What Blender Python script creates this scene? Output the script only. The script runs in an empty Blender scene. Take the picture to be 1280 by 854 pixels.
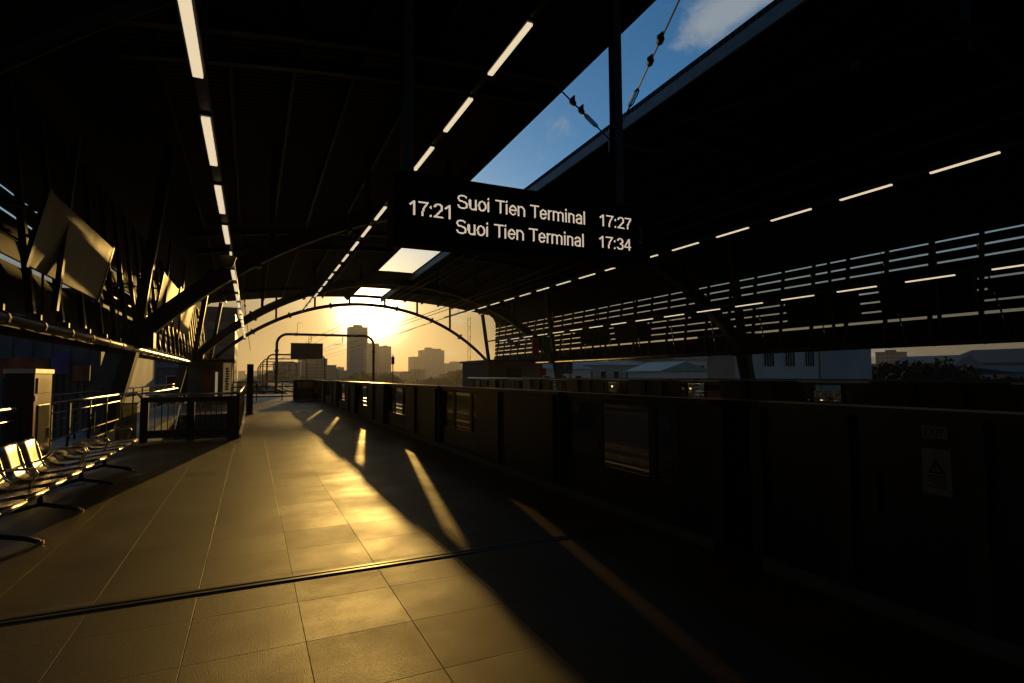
import bpy, math, random
from mathutils import Vector, Matrix
random.seed(7)
R = math.radians
scene = bpy.context.scene
COL = scene.collection
CX = 9.0                      # centre line of the station (X), camera stands at X=0, Y=0

# ------------------------------------------------------------------ helpers
class MB:
    """collects simple shapes (world or local metres) and links them as ONE mesh"""
    def __init__(s): s.v = []; s.f = []
    def quad(s, a, b, c, d):
        n = len(s.v); s.v += [tuple(a), tuple(b), tuple(c), tuple(d)]; s.f.append((n, n+1, n+2, n+3)); return s
    def box(s, x0, x1, y0, y1, z0, z1):
        n = len(s.v)
        s.v += [(x0,y0,z0),(x1,y0,z0),(x1,y1,z0),(x0,y1,z0),(x0,y0,z1),(x1,y0,z1),(x1,y1,z1),(x0,y1,z1)]
        s.f += [tuple(n+i for i in q) for q in ((3,2,1,0),(4,5,6,7),(0,1,5,4),(1,2,6,5),(2,3,7,6),(3,0,4,7))]
        return s
    def hexa(s, pts):          # 8 points: bottom ring 4, top ring 4
        n = len(s.v); s.v += [tuple(p) for p in pts]
        s.f += [tuple(n+i for i in q) for q in ((3,2,1,0),(4,5,6,7),(0,1,5,4),(1,2,6,5),(2,3,7,6),(3,0,4,7))]
        return s
    def bar(s, p, q, w, h, up=(0,0,1), w2=None, h2=None):
        p = Vector(p); q = Vector(q); d = (q-p).normalized(); up = Vector(up)
        if abs(d.dot(up)) > .98: up = Vector((0,1,0))
        sx = d.cross(up).normalized(); sz = sx.cross(d).normalized()
        w2 = w if w2 is None else w2; h2 = h if h2 is None else h2
        a = [p + sx*(i*w/2) + sz*(j*h/2) for i, j in ((-1,-1),(1,-1),(1,1),(-1,1))]
        b = [q + sx*(i*w2/2) + sz*(j*h2/2) for i, j in ((-1,-1),(1,-1),(1,1),(-1,1))]
        return s.hexa(a+b)
    def tube(s, pts, r, n=8, cap=True, r2=None):
        pts = [Vector(p) for p in pts]; base = len(s.v); m = len(pts); prev = None
        for i, p in enumerate(pts):
            d = (pts[min(i+1,m-1)] - pts[max(i-1,0)]).normalized()
            if prev is None:
                u = Vector((0,0,1)) if abs(d.z) < .9 else Vector((1,0,0))
                a = d.cross(u).normalized()
            else:
                a = (prev - d*prev.dot(d)).normalized()
            prev = a; b = d.cross(a)
            rr = r if r2 is None else r + (r2-r)*i/(m-1)
            for k in range(n):
                t = 2*math.pi*k/n; s.v.append(tuple(p + a*(rr*math.cos(t)) + b*(rr*math.sin(t))))
        for i in range(m-1):
            for k in range(n):
                s.f.append((base+i*n+k, base+i*n+(k+1)%n, base+(i+1)*n+(k+1)%n, base+(i+1)*n+k))
        if cap:
            s.f.append(tuple(base+k for k in range(n))[::-1]); s.f.append(tuple(base+(m-1)*n+k for k in range(n)))
        return s
    def prism(s, poly, f):      # poly: list of (a,b), f(a,b,t)->xyz for t in 0,1
        n = len(s.v); m = len(poly)
        s.v += [tuple(f(a,b,0)) for a,b in poly] + [tuple(f(a,b,1)) for a,b in poly]
        s.f += [tuple(n+i for i in range(m))[::-1], tuple(n+m+i for i in range(m))]
        s.f += [(n+i, n+(i+1)%m, n+m+(i+1)%m, n+m+i) for i in range(m)]
        return s
    def sweep(s, path, sect):   # path: list of (centre, axis1, axis2); sect: list of (a,b) closed
        n = len(s.v); m = len(sect)
        for c, a1, a2 in path:
            for a, b in sect: s.v.append(tuple(Vector(c) + Vector(a1)*a + Vector(a2)*b))
        for i in range(len(path)-1):
            for k in range(m): s.f.append((n+i*m+k, n+i*m+(k+1)%m, n+(i+1)*m+(k+1)%m, n+(i+1)*m+k))
        s.f.append(tuple(n+k for k in range(m))[::-1]); s.f.append(tuple(n+(len(path)-1)*m+k for k in range(m)))
        return s
    def build(s, name, mat, parent=None, smooth=False, bevel=0, label=None):
        off = Vector(parent.location) if (parent is not None and parent.get('_world')) else Vector((0,0,0))
        if parent is not None and parent.type == 'MESH' and parent.get('_off') is not None: off = Vector(parent['_off'])
        me = bpy.data.meshes.new(name)
        me.from_pydata([tuple(Vector(v)-off) for v in s.v], [], s.f)
        me.materials.append(mat)
        if smooth:
            for p in me.polygons: p.use_smooth = True
        me.update()
        o = bpy.data.objects.new(name, me); COL.objects.link(o)
        o['_off'] = tuple(off)
        if parent is not None: o.parent = parent
        if bevel:
            b = o.modifiers.new('b', 'BEVEL'); b.width = bevel; b.segments = 2; b.limit_method = 'ANGLE'
        if label: o['label'] = label
        return o

def thing(name, label, cat, loc=(0,0,0), group=None, world=True, rotz=0):
    o = bpy.data.objects.new(name, None); o.empty_display_size = .2; COL.objects.link(o)
    o.location = loc; o.rotation_euler = (0,0,rotz)
    o['label'] = label; o['category'] = cat
    if group: o['group'] = group
    if world: o['_world'] = 1
    return o
def tag(o, label, cat, group=None):
    o['label'] = label; o['category'] = cat
    if group: o['group'] = group
    return o
def struct(o): o['kind'] = 'structure'; return o
def children(o): return [c for c in bpy.data.objects if c.parent == o]
def copy_tree(o, kids, label=None, loc=None, rotz=None, parent=None):
    c = o.copy(); COL.objects.link(c)
    if parent is not None: c.parent = parent
    if label: c['label'] = label
    if loc is not None: c.location = loc
    if rotz is not None: c.rotation_euler = (0,0,rotz)
    for k in kids.get(o.name, []): copy_tree(k, kids, parent=c)
    return c
def kidmap(root):
    m = {}
    def rec(o):
        m[o.name] = children(o)
        for c in m[o.name]: rec(c)
    rec(root); return m
ORD = ['nearest','second','third','fourth','fifth','sixth','seventh','eighth','ninth','tenth','eleventh','twelfth','thirteenth','fourteenth','fifteenth','sixteenth','seventeenth','eighteenth','nineteenth','twentieth']
for a in ('twenty','thirty','forty','fifty','sixty','seventy'):
    for b in ('first','second','third','fourth','fifth','sixth','seventh','eighth','ninth'):
        ORD.append(a+'-'+b)
    ORD.append({'twenty':'thirtieth','thirty':'fortieth','forty':'fiftieth','fifty':'sixtieth','sixty':'seventieth','seventy':'eightieth'}[a])

# ------------------------------------------------------------------ materials
def mat(name, col, rough=.6, metal=0, emit=None, es=1, noise=None, bump=None, spec=.5):
    m = bpy.data.materials.new(name); m.use_nodes = True; nt = m.node_tree; N = nt.nodes; L = nt.links
    p = N['Principled BSDF']; p.inputs['Base Color'].default_value = (*col,1); p.inputs['Roughness'].default_value = rough
    p.inputs['Metallic'].default_value = metal; p.inputs['Specular IOR Level'].default_value = spec
    tc = N.new('ShaderNodeTexCoord')
    sc, amt = noise or (3.0, .25)
    n = N.new('ShaderNodeTexNoise'); n.inputs['Scale'].default_value = sc; n.inputs['Detail'].default_value = 6
    L.new(tc.outputs['Object'], n.inputs['Vector'])
    mp = N.new('ShaderNodeMapRange'); mp.inputs[1].default_value = .3; mp.inputs[2].default_value = .7
    mp.inputs[3].default_value = 1-amt; mp.inputs[4].default_value = 1+amt
    L.new(n.outputs['Fac'], mp.inputs[0])
    mx = N.new('ShaderNodeMix'); mx.data_type = 'RGBA'; mx.blend_type = 'MULTIPLY'; mx.inputs[0].default_value = 1
    mx.inputs[6].default_value = (*col,1); L.new(mp.outputs[0], mx.inputs[7]); L.new(mx.outputs[2], p.inputs['Base Color'])
    mr = N.new('ShaderNodeMapRange'); mr.inputs[3].default_value = max(0,rough-.08); mr.inputs[4].default_value = min(1,rough+.1)
    L.new(n.outputs['Fac'], mr.inputs[0]); L.new(mr.outputs[0], p.inputs['Roughness'])
    if bump:
        bs, bd = bump
        n2 = N.new('ShaderNodeTexNoise'); n2.inputs['Scale'].default_value = bs; n2.inputs['Detail'].default_value = 4
        L.new(tc.outputs['Object'], n2.inputs['Vector'])
        b = N.new('ShaderNodeBump'); b.inputs['Distance'].default_value = bd; b.inputs['Strength'].default_value = .8
        L.new(n2.outputs['Fac'], b.inputs['Height']); L.new(b.outputs[0], p.inputs['Normal'])
    if emit:
        p.inputs['Emission Color'].default_value = (*emit,1); p.inputs['Emission Strength'].default_value = es
    return m
M = {}
M['steel_dark'] = mat('painted_steel', (.012,.011,.010), .5, 0, bump=(60,.0005), spec=.35)
M['rib'] = mat('rib_paint', (.008,.007,.006), .5, 0, bump=(40,.0005), spec=.3)
M['concrete'] = mat('concrete', (.10,.10,.10), .85, 0, noise=(1.2,.2), bump=(25,.003))
M['stainless'] = mat('brushed_stainless', (.60,.53,.42), .22, 1, noise=(12,.08))
M['stainless_dull'] = mat('worn_stainless', (.42,.40,.37), .38, 1, noise=(8,.15))
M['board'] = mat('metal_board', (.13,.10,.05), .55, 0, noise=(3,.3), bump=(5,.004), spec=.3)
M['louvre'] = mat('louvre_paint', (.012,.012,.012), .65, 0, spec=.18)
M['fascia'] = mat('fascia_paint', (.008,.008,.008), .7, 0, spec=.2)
M['gutter'] = mat('slot_trim_metal', (.16,.17,.19), .5, .3)
M['black'] = mat('black_plastic', (.003,.003,.003), .7, 0, spec=.1)
M['frame'] = mat('gate_frame', (.014,.011,.008), .4, 0, spec=.35)
M['panel'] = mat('gate_panel', (.008,.007,.006), .35, 0, spec=.3)
M['kerb'] = mat('pale_kerb', (.05,.045,.04), .6, 0, bump=(30,.002))
M['red'] = mat('red_enamel', (.33,.045,.02), .35, 0)
M['redsign'] = mat('red_sign', (.35,.01,.01), .4, 0)
M['bluesign'] = mat('blue_sign', (.02,.04,.22), .4, 0)
M['white'] = mat('white_paint', (.70,.70,.68), .55, 0)
M['sticker'] = mat('warning_sticker', (.20,.18,.15), .5, 0)
M['ink'] = mat('black_ink', (.015,.015,.015), .8, 0, spec=.1)
M['cable'] = mat('cable', (.03,.03,.03), .5, .5)
M['lamp'] = mat('lamp_diffuser', (.8,.8,.75), .4, 0, emit=(1,.80,.52), es=1.75)
M['led'] = mat('led_text', (.3,.25,.2), .5, 0, emit=(1,.80,.60), es=1.45)
M['dimink'] = mat('grey_numeral', (.10,.10,.10), .5, 0)
M['rust'] = mat('yellow_glass', (.45,.27,.06), .4, .1)
M['asph'] = mat('track_slab', (.14,.13,.12), .9, 0, noise=(.8,.3), bump=(20,.004))
M['rail'] = mat('rail_steel', (.35,.30,.26), .3, 1)

def glass_mat(name, tint, gloss_r=.05, fac=.10):
    m = bpy.data.materials.new(name); m.use_nodes = True; nt = m.node_tree; N = nt.nodes; L = nt.links
    N.remove(N['Principled BSDF']); o = N['Material Output']
    t = N.new('ShaderNodeBsdfTransparent'); t.inputs[0].default_value = (*tint,1)
    g = N.new('ShaderNodeBsdfGlossy'); g.inputs['Roughness'].default_value = gloss_r; g.inputs[0].default_value = (.9,.9,.9,1)
    mx = N.new('ShaderNodeMixShader'); mx.inputs[0].default_value = fac
    L.new(t.outputs[0], mx.inputs[1]); L.new(g.outputs[0], mx.inputs[2]); L.new(mx.outputs[0], o.inputs[0])
    return m
M['clear'] = glass_mat('clear_glass', (.80,.78,.70))
M['tint'] = glass_mat('tinted_glass', (.05,.045,.035), .08)
M['beam_dimming'] = glass_mat('beam_dimming_glass', (.30,.24,.16))  # darker pane added to weaken the sun streak from one gate
M['railglass'] = glass_mat('rail_glass', (.40,.38,.25), .12)

# roof sheet: dark corrugated metal
def roof_mat():
    m = mat('roof_sheet', (.006,.006,.006), .7, 0, spec=.2); nt = m.node_tree; N = nt.nodes; L = nt.links; p = N['Principled BSDF']
    tc = N.new('ShaderNodeTexCoord'); w = N.new('ShaderNodeTexWave'); w.wave_type = 'BANDS'; w.bands_direction = 'Y'
    w.inputs['Scale'].default_value = 1.6; L.new(tc.outputs['Object'], w.inputs['Vector'])
    b = N.new('ShaderNodeBump'); b.inputs['Distance'].default_value = .03; b.inputs['Strength'].default_value = 1
    L.new(w.outputs['Fac'], b.inputs['Height']); L.new(b.outputs[0], p.inputs['Normal'])
    return m
M['roof'] = roof_mat()

# granite platform tiles, joints from world position
def tile_mat():
    m = bpy.data.materials.new('granite_tiles'); m.use_nodes = True; nt = m.node_tree; N = nt.nodes; L = nt.links
    p = N['Principled BSDF']
    tc = N.new('ShaderNodeTexCoord'); sp = N.new('ShaderNodeSeparateXYZ'); L.new(tc.outputs['Object'], sp.inputs[0])
    def math_(op, a, b=None, c=None):
        n = N.new('ShaderNodeMath'); n.operation = op
        for i, x in enumerate((a,b,c)):
            if x is None: continue
            if isinstance(x, (int,float)): n.inputs[i].default_value = x
            else: L.new(x, n.inputs[i])
        return n.outputs[0]
    T = .605
    ux = math_('DIVIDE', math_('SUBTRACT', sp.outputs[0], .305), T); uy = math_('DIVIDE', math_('SUBTRACT', sp.outputs[1], 2.766), T)
    fx = math_('FRACT', ux); fy = math_('FRACT', uy)
    ix = math_('FLOOR', ux); iy = math_('FLOOR', uy)
    def edge(f, w): # 1 near edge
        d = math_('MINIMUM', f, math_('SUBTRACT', 1, f)); 
        return math_('SUBTRACT', 1, math_('SMOOTHSTEP' if False else 'MINIMUM', math_('DIVIDE', d, w), 1))
    j = math_('MAXIMUM', edge(fx, .0055), edge(fy, .0075))
    cmb = N.new('ShaderNodeCombineXYZ'); L.new(ix, cmb.inputs[0]); L.new(iy, cmb.inputs[1])
    wn = N.new('ShaderNodeTexWhiteNoise'); wn.noise_dimensions = '2D'; L.new(cmb.outputs[0], wn.inputs['Vector'])
    big = N.new('ShaderNodeTexNoise'); big.inputs['Scale'].default_value = 1.3; big.inputs['Detail'].default_value = 7; big.inputs['Roughness'].default_value = .65
    L.new(tc.outputs['Object'], big.inputs['Vector'])
    fine = N.new('ShaderNodeTexNoise'); fine.inputs['Scale'].default_value = 170; fine.inputs['Detail'].default_value = 3
    L.new(tc.outputs['Object'], fine.inputs['Vector'])
    spk = N.new('ShaderNodeTexNoise'); spk.inputs['Scale'].default_value = 420; spk.inputs['Detail'].default_value = 2
    L.new(tc.outputs['Object'], spk.inputs['Vector'])
    v = math_('ADD', .60, math_('MULTIPLY', wn.outputs[0], .5))
    v = math_('MULTIPLY', v, math_('ADD', .55, math_('MULTIPLY', big.outputs['Fac'], .9)))
    v = math_('MULTIPLY', v, math_('ADD', .7, math_('MULTIPLY', spk.outputs['Fac'], .6)))
    v = math_('MULTIPLY', v, math_('SUBTRACT', 1, math_('MULTIPLY', j, .9)))
    mx = N.new('ShaderNodeMix'); mx.data_type = 'RGBA'; mx.blend_type = 'MULTIPLY'; mx.inputs[0].default_value = 1
    mx.inputs[6].default_value = (.060,.038,.011,1); L.new(v, mx.inputs[7]); L.new(mx.outputs[2], p.inputs['Base Color'])
    r = math_('ADD', .51, math_('MULTIPLY', wn.outputs[0], .07))
    r = math_('ADD', r, math_('MULTIPLY', math_('SUBTRACT', big.outputs['Fac'], .5), .42))
    r = math_('ADD', r, math_('MULTIPLY', j, .4))
    L.new(r, p.inputs['Roughness']); p.inputs['Specular IOR Level'].default_value = .46; p.inputs['Specular Tint'].default_value = (1,.72,.36,1)
    h = math_('ADD', math_('MULTIPLY', fine.outputs['Fac'], .0026), math_('MULTIPLY', j, -.0018))
    h = math_('ADD', h, math_('MULTIPLY', wn.outputs[0], .0012))
    b = N.new('ShaderNodeBump'); b.inputs['Distance'].default_value = 1; b.inputs['Strength'].default_value = 1
    L.new(h, b.inputs['Height']); L.new(b.outputs[0], p.inputs['Normal'])
    return m
M['tiles'] = tile_mat()

# facade with procedural storeys and window bands (far away buildings only)
def facade(name, wall, glass, fl=3.3, bay=3.0, wz=.5, wx=.6):
    m = bpy.data.materials.new(name); m.use_nodes = True; nt = m.node_tree; N = nt.nodes; L = nt.links; p = N['Principled BSDF']
    tc = N.new('ShaderNodeTexCoord'); sp = N.new('ShaderNodeSeparateXYZ'); L.new(tc.outputs['Object'], sp.inputs[0])
    def mt(op, a, b=None):
        n = N.new('ShaderNodeMath'); n.operation = op
        for i, x in enumerate((a,b)):
            if x is None: continue
            if isinstance(x, (int,float)): n.inputs[i].default_value = x
            else: L.new(x, n.inputs[i])
        return n.outputs[0]
    a = mt('LESS_THAN', mt('FRACT', mt('DIVIDE', sp.outputs[2], fl)), wz)
    b = mt('LESS_THAN', mt('FRACT', mt('DIVIDE', mt('ADD', sp.outputs[0], sp.outputs[1]), bay)), wx)
    f = mt('MULTIPLY', a, b)
    n = N.new('ShaderNodeTexNoise'); n.inputs['Scale'].default_value = .08; n.inputs['Detail'].default_value = 6; L.new(tc.outputs['Object'], n.inputs['Vector'])
    mx = N.new('ShaderNodeMix'); mx.data_type = 'RGBA'; L.new(f, mx.inputs[0]); mx.inputs[6].default_value = (*wall,1); mx.inputs[7].default_value = (*glass,1)
    m2 = N.new('ShaderNodeMix'); m2.data_type = 'RGBA'; m2.blend_type = 'MULTIPLY'; m2.inputs[0].default_value = .6
    L.new(mx.outputs[2], m2.inputs[6]); L.new(n.outputs['Fac'], m2.inputs[7]); L.new(m2.outputs[2], p.inputs['Base Color'])
    L.new(mt('SUBTRACT', .8, mt('MULTIPLY', f, .5)), p.inputs['Roughness'])
    return m
FAC = [facade('pale_facade', (.36,.34,.31), (.06,.07,.08)), facade('grey_facade', (.24,.24,.25), (.05,.06,.07), 3.4, 4.2),
       facade('cream_facade', (.42,.36,.27), (.08,.08,.08), 3.2, 2.4, .45, .5), facade('dark_facade', (.16,.16,.17), (.04,.05,.06), 3.6, 5, .7, .85)]

# ------------------------------------------------------------------ camera
cr, cf, cd = ((0.904967,0.020291,0.424998),(-0.425438,0.057509,0.903158),(0.006115,0.998139,-0.060677))
cam = bpy.data.cameras.new('camera'); co = bpy.data.objects.new('camera', cam); COL.objects.link(co)
mw = Matrix(((cr[0], -cr[1], -cr[2], 0), (cf[0], -cf[1], -cf[2], 0), (-cd[0], cd[1], cd[2], 1.48), (0,0,0,1)))
co.matrix_world = mw
cam.sensor_width = 36; cam.lens = 691/1280*36; cam.clip_start = .05; cam.clip_end = 20000
scene.camera = co

# ------------------------------------------------------------------ light and sky
SAZ, SEL = 10.77, 6.45
sd = Vector((math.sin(R(SAZ))*math.cos(R(SEL)), math.cos(R(SAZ))*math.cos(R(SEL)), math.sin(R(SEL))))
sun = bpy.data.lights.new('sun', 'SUN'); sun.energy = 5.0; sun.angle = R(.55); sun.color = (1,.60,.15)
so = bpy.data.objects.new('sun', sun); COL.objects.link(so); so.rotation_euler = (-sd).to_track_quat('-Z','Y').to_euler()

w = bpy.data.worlds.new('World'); scene.world = w; w.use_nodes = True; nt = w.node_tree; N = nt.nodes; L = nt.links
bg = N['Background']; bg.inputs['Strength'].default_value = .08
sky = N.new('ShaderNodeTexSky'); sky.sky_type = 'NISHITA'; sky.sun_disc = False
sky.sun_elevation = R(SEL); sky.sun_rotation = R(SAZ); sky.air_density = 1.0; sky.dust_density = .3; sky.ozone_density = 5.0
tc = N.new('ShaderNodeTexCoord')
def wm(op, a, b=None, c=None):
    n = N.new('ShaderNodeMath'); n.operation = op
    for i, x in enumerate((a,b,c)):
        if x is None: continue
        if isinstance(x, (int,float)): n.inputs[i].default_value = x
        else: L.new(x, n.inputs[i])
    return n.outputs[0]
nv = N.new('ShaderNodeVectorMath'); nv.operation = 'NORMALIZE'; L.new(tc.outputs['Generated'], nv.inputs[0])
dp = N.new('ShaderNodeVectorMath'); dp.operation = 'DOT_PRODUCT'; L.new(nv.outputs[0], dp.inputs[0]); dp.inputs[1].default_value = sd
th2 = wm('MAXIMUM', wm('MULTIPLY', wm('SUBTRACT', 1, dp.outputs['Value']), 2), 0)     # angle squared
th = wm('SQRT', th2)
def scaled(val, col):
    n = N.new('ShaderNodeVectorMath'); n.operation = 'SCALE'; n.inputs[0].default_value = col; L.new(val, n.inputs['Scale']); return n.outputs[0]
def vadd(a, b):
    n = N.new('ShaderNodeVectorMath'); n.operation = 'ADD'; L.new(a, n.inputs[0]); L.new(b, n.inputs[1]); return n.outputs[0]
def vmul(a, b):
    n = N.new('ShaderNodeVectorMath'); n.operation = 'MULTIPLY'; L.new(a, n.inputs[0])
    if isinstance(b, tuple): n.inputs[1].default_value = b
    else: L.new(b, n.inputs[1])
    return n.outputs[0]
core = wm('EXPONENT', wm('MULTIPLY', wm('DIVIDE', th2, R(2.3)**2), -1))
mid = wm('EXPONENT', wm('MULTIPLY', wm('DIVIDE', th, R(4.5)), -1))
wide = wm('EXPONENT', wm('MULTIPLY', wm('DIVIDE', th, R(11)), -1))
glow = vadd(vadd(scaled(core, (230,190,130)), scaled(mid, (60,37,11))), scaled(wide, (7.5,3.8,.9)))
# clouds on a flattened dome
spz = N.new('ShaderNodeSeparateXYZ'); L.new(nv.outputs[0], spz.inputs[0])
zz = wm('MAXIMUM', spz.outputs[2], .0); den = wm('ADD', zz, .16)
cb = N.new('ShaderNodeCombineXYZ'); L.new(wm('DIVIDE', spz.outputs[0], den), cb.inputs[0]); L.new(wm('DIVIDE', spz.outputs[1], den), cb.inputs[1])
cn = N.new('ShaderNodeTexNoise'); cn.inputs['Scale'].default_value = 1.55; cn.inputs['Detail'].default_value = 9; cn.inputs['Roughness'].default_value = .58; cn.inputs['Distortion'].default_value = .25
mpn = N.new('ShaderNodeMapping'); mpn.inputs['Location'].default_value = (3.1,1.4,0); L.new(cb.outputs[0], mpn.inputs['Vector']); L.new(mpn.outputs[0], cn.inputs['Vector'])
cn2 = N.new('ShaderNodeTexNoise'); cn2.inputs['Scale'].default_value = 17; cn2.inputs['Detail'].default_value = 10; cn2.inputs['Roughness'].default_value = .62; cn2.inputs['Distortion'].default_value = .6
mp2 = N.new('ShaderNodeMapping'); mp2.inputs['Rotation'].default_value = (0,0,.6); mp2.inputs['Scale'].default_value = (1,.45,1); L.new(nv.outputs[0], mp2.inputs['Vector']); L.new(mp2.outputs[0], cn2.inputs['Vector'])
def puff(d, rad, amt):
    n = N.new('ShaderNodeVectorMath'); n.operation = 'DOT_PRODUCT'; L.new(nv.outputs[0], n.inputs[0]); n.inputs[1].default_value = Vector(d).normalized()
    t2 = wm('MULTIPLY', wm('SUBTRACT', 1, n.outputs['Value']), 2)
    return wm('MULTIPLY', wm('EXPONENT', wm('MULTIPLY', wm('DIVIDE', t2, R(rad)**2), -1)), amt)
cbias = wm('ADD', wm('ADD', wm('ADD', puff((.586,.626,.514), 2.2, .20), puff((.614,.583,.531), 2.4, .24)), wm('ADD', puff((.64,.545,.542), 2.6, .24), puff((.643,.523,.559), 2.5, .1))), wm('ADD', cn.outputs['Fac'], wm('MULTIPLY', wm('SUBTRACT', cn2.outputs['Fac'], .53), .75)))
cl = N.new('ShaderNodeMapRange'); cl.interpolation_type = 'SMOOTHSTEP'; cl.inputs[1].default_value = .54; cl.inputs[2].default_value = .86; L.new(cbias, cl.inputs[0])
ccol = vadd(scaled(wm('ADD', .0, 1.0), (9.5,10.2,10.4)), scaled(mid, (30,22,10)))
ccol = vadd(ccol, scaled(wide, (5,3.0,1.4)))
hg = N.new('ShaderNodeMapRange'); hg.interpolation_type = 'SMOOTHSTEP'; hg.inputs[1].default_value = .08; hg.inputs[2].default_value = .36; L.new(zz, hg.inputs[0])
gr = N.new('ShaderNodeMix'); gr.data_type = 'RGBA'; L.new(hg.outputs[0], gr.inputs[0]); gr.inputs[6].default_value = (.42,.28,.12,1); gr.inputs[7].default_value = (1.7,3.6,3.4,1)
bk = N.new('ShaderNodeMapRange'); bk.interpolation_type = 'SMOOTHSTEP'; bk.inputs[1].default_value = .1; bk.inputs[2].default_value = .65; bk.inputs[3].default_value = .35; bk.inputs[4].default_value = 1; L.new(dp.outputs['Value'], bk.inputs[0])
low = wm('SUBTRACT', 1, hg.outputs[0])
hump = wm('MULTIPLY', wm('MULTIPLY', hg.outputs[0], low), 4)
hz_ = N.new('ShaderNodeMapRange'); hz_.interpolation_type = 'SMOOTHSTEP'; hz_.inputs[1].default_value = .58; hz_.inputs[2].default_value = .85; hz_.inputs[3].default_value = 1; hz_.inputs[4].default_value = .22; L.new(zz, hz_.inputs[0])
graded = N.new('ShaderNodeVectorMath'); graded.operation = 'SCALE'; L.new(vmul(sky.outputs[0], gr.outputs[2]), graded.inputs[0]); L.new(wm('MULTIPLY', hz_.outputs[0], bk.outputs[0]), graded.inputs['Scale'])
base = vadd(vadd(vadd(graded.outputs[0], scaled(low, (1.7,1.6,1.25))), scaled(hump, (2.0,2.3,2.2))), glow)
mixc = N.new('ShaderNodeMix'); mixc.data_type = 'RGBA'; L.new(wm('MULTIPLY', cl.outputs[0], .7), mixc.inputs[0])
L.new(base, mixc.inputs[6]); L.new(ccol, mixc.inputs[7])
L.new(mixc.outputs[2], bg.inputs['Color'])

scene.view_settings.view_transform = 'Standard'; scene.view_settings.look = 'None'
scene.view_settings.exposure = -1.1; scene.view_settings.gamma = 1
scene.cycles.max_bounces = 6; scene.cycles.transparent_max_bounces = 12; scene.cycles.volume_bounces = 0

# ------------------------------------------------------------------ ground, platforms, tracks
def rects(xs0, xs1, y0, y1, z): return MB().quad((xs0,y0,z),(xs1,y0,z),(xs1,y1,z),(xs0,y1,z))
gm = mat('ground_cover', (.07,.08,.05), .95, 0, noise=(.01,.5))
struct(rects(-7000,7000,-7000,7000,-12).build('ground', gm))
HX0, HX1, HY0, HY1 = -2.55, -.36, 15.35, 25.2    # stair well
pf = MB()
for x0,x1,y0,y1 in ((-4.3,HX0,-9,51),(HX1,3.95,-9,51),(HX0,HX1,-9,HY0),(HX0,HX1,HY1,51)): pf.quad((x0,y0,0),(x1,y0,0),(x1,y1,0),(x0,y1,0))
struct(pf.build('platform_paving', M['tiles']))
sl = MB()
for x0,x1,y0,y1 in ((-4.3,HX0,-9,51),(HX1,3.95,-9,51),(HX0,HX1,-9,HY0),(HX0,HX1,HY1,51)): sl.box(x0,x1,y0,y1,-1.3,-.005)
struct(sl.build('platform_slab', M['concrete']))
struct(rects(14.05,22.3,-9,51,0).build('opposite_platform_paving', M['tiles']))
struct(MB().box(14.05,22.3,-9,51,-1.3,-.005).build('opposite_platform_slab', M['concrete']))
struct(MB().box(-4.3,22.3,-9,51,-2.6,-1.31).box(3.2,14.8,51,900,-2.6,-1.31).build('viaduct_deck', M['asph']))
for x in (3.2, 14.5):
    pw = MB().box(x,x+.3,51,900,-1.3,-.15); tag(pw.build('viaduct_parapet', M['concrete']), 'low concrete parapet along the %s side of the track viaduct beyond the station' % ('near left' if x<5 else 'right'), 'parapet')
for i, x in enumerate((6.28,7.72,10.28,11.72)):
    tr = MB().box(x-.035,x+.035,-9,900,-1.14,-1.0).box(x-.07,x+.07,-9,900,-1.17,-1.14)
    tag(tr.build('track_rail', M['rail']), '%s steel running rail counted from the near platform, on the track slab' % ORD[i], 'rail', 'running rails between the platforms')
for c in (7.0, 11.0):
    struct(MB().box(c-1.2,c+1.2,-9,900,-1.305,-1.17).build('track_plinth', M['concrete']))
ej = MB().box(-4.3,3.3,4.415,4.445,0,.006).box(-4.3,3.3,4.475,4.505,0,.006)
struct(ej.build('expansion_joint', mat('joint_metal',(.05,.045,.04),.4,.5)))
struct(rects(-4.3,3.3,4.445,4.475,.003).build('expansion_joint_gap', M['ink']))
# stairs going down inside the well
st = thing('platform_stairs', 'dark stair flight dropping into the railed opening of the near platform', 'stairs', (-1.45,15.4,-3.6))
s_ = MB()
for k in range(20):
    y = 24.9 - k*.30; s_.box(HX0,HX1,y-.30,y,-3.8,-.17*(k+1))
s_.build('step_flight', M['concrete'], st)
for x in (HX0-.06, HX1+.004):
    pass
MB().box(HX0,HX1,HY0,HY0+4,-3.9,-3.8).build('landing', M['concrete'], st)
for x in (HX0+.12, HX1-.12): MB().tube([(x,24.9,.75),(x,19,-2.5)], .022).build('handrail', M['stainless'], st)
# end kerb and platform end fence
def fence_end(x0, x1, y, label):
    t = thing('platform_end_fence', label, 'fence', ((x0+x1)/2,y,0))
    for i in range(int((x1-x0)/1.3)+1):
        x = x0 + i*(x1-x0)/int((x1-x0)/1.3); MB().box(x-.03,x+.03,y-.03,y+.03,0,1.2).build('post', M['steel_dark'], t)
    for z in (.25,.55,.85,1.15): MB().tube([(x0,y,z),(x1,y,z)], .04).build('rail', M['stainless_dull'] if z>1 else M['steel_dark'], t)
fence_end(-2.6, 3.2, 37.6, 'dark post and rail fence across the far end of the near platform')
fence_end(14.6, 21.5, 37.6, 'dark post and rail fence across the far end of the opposite platform')

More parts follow.
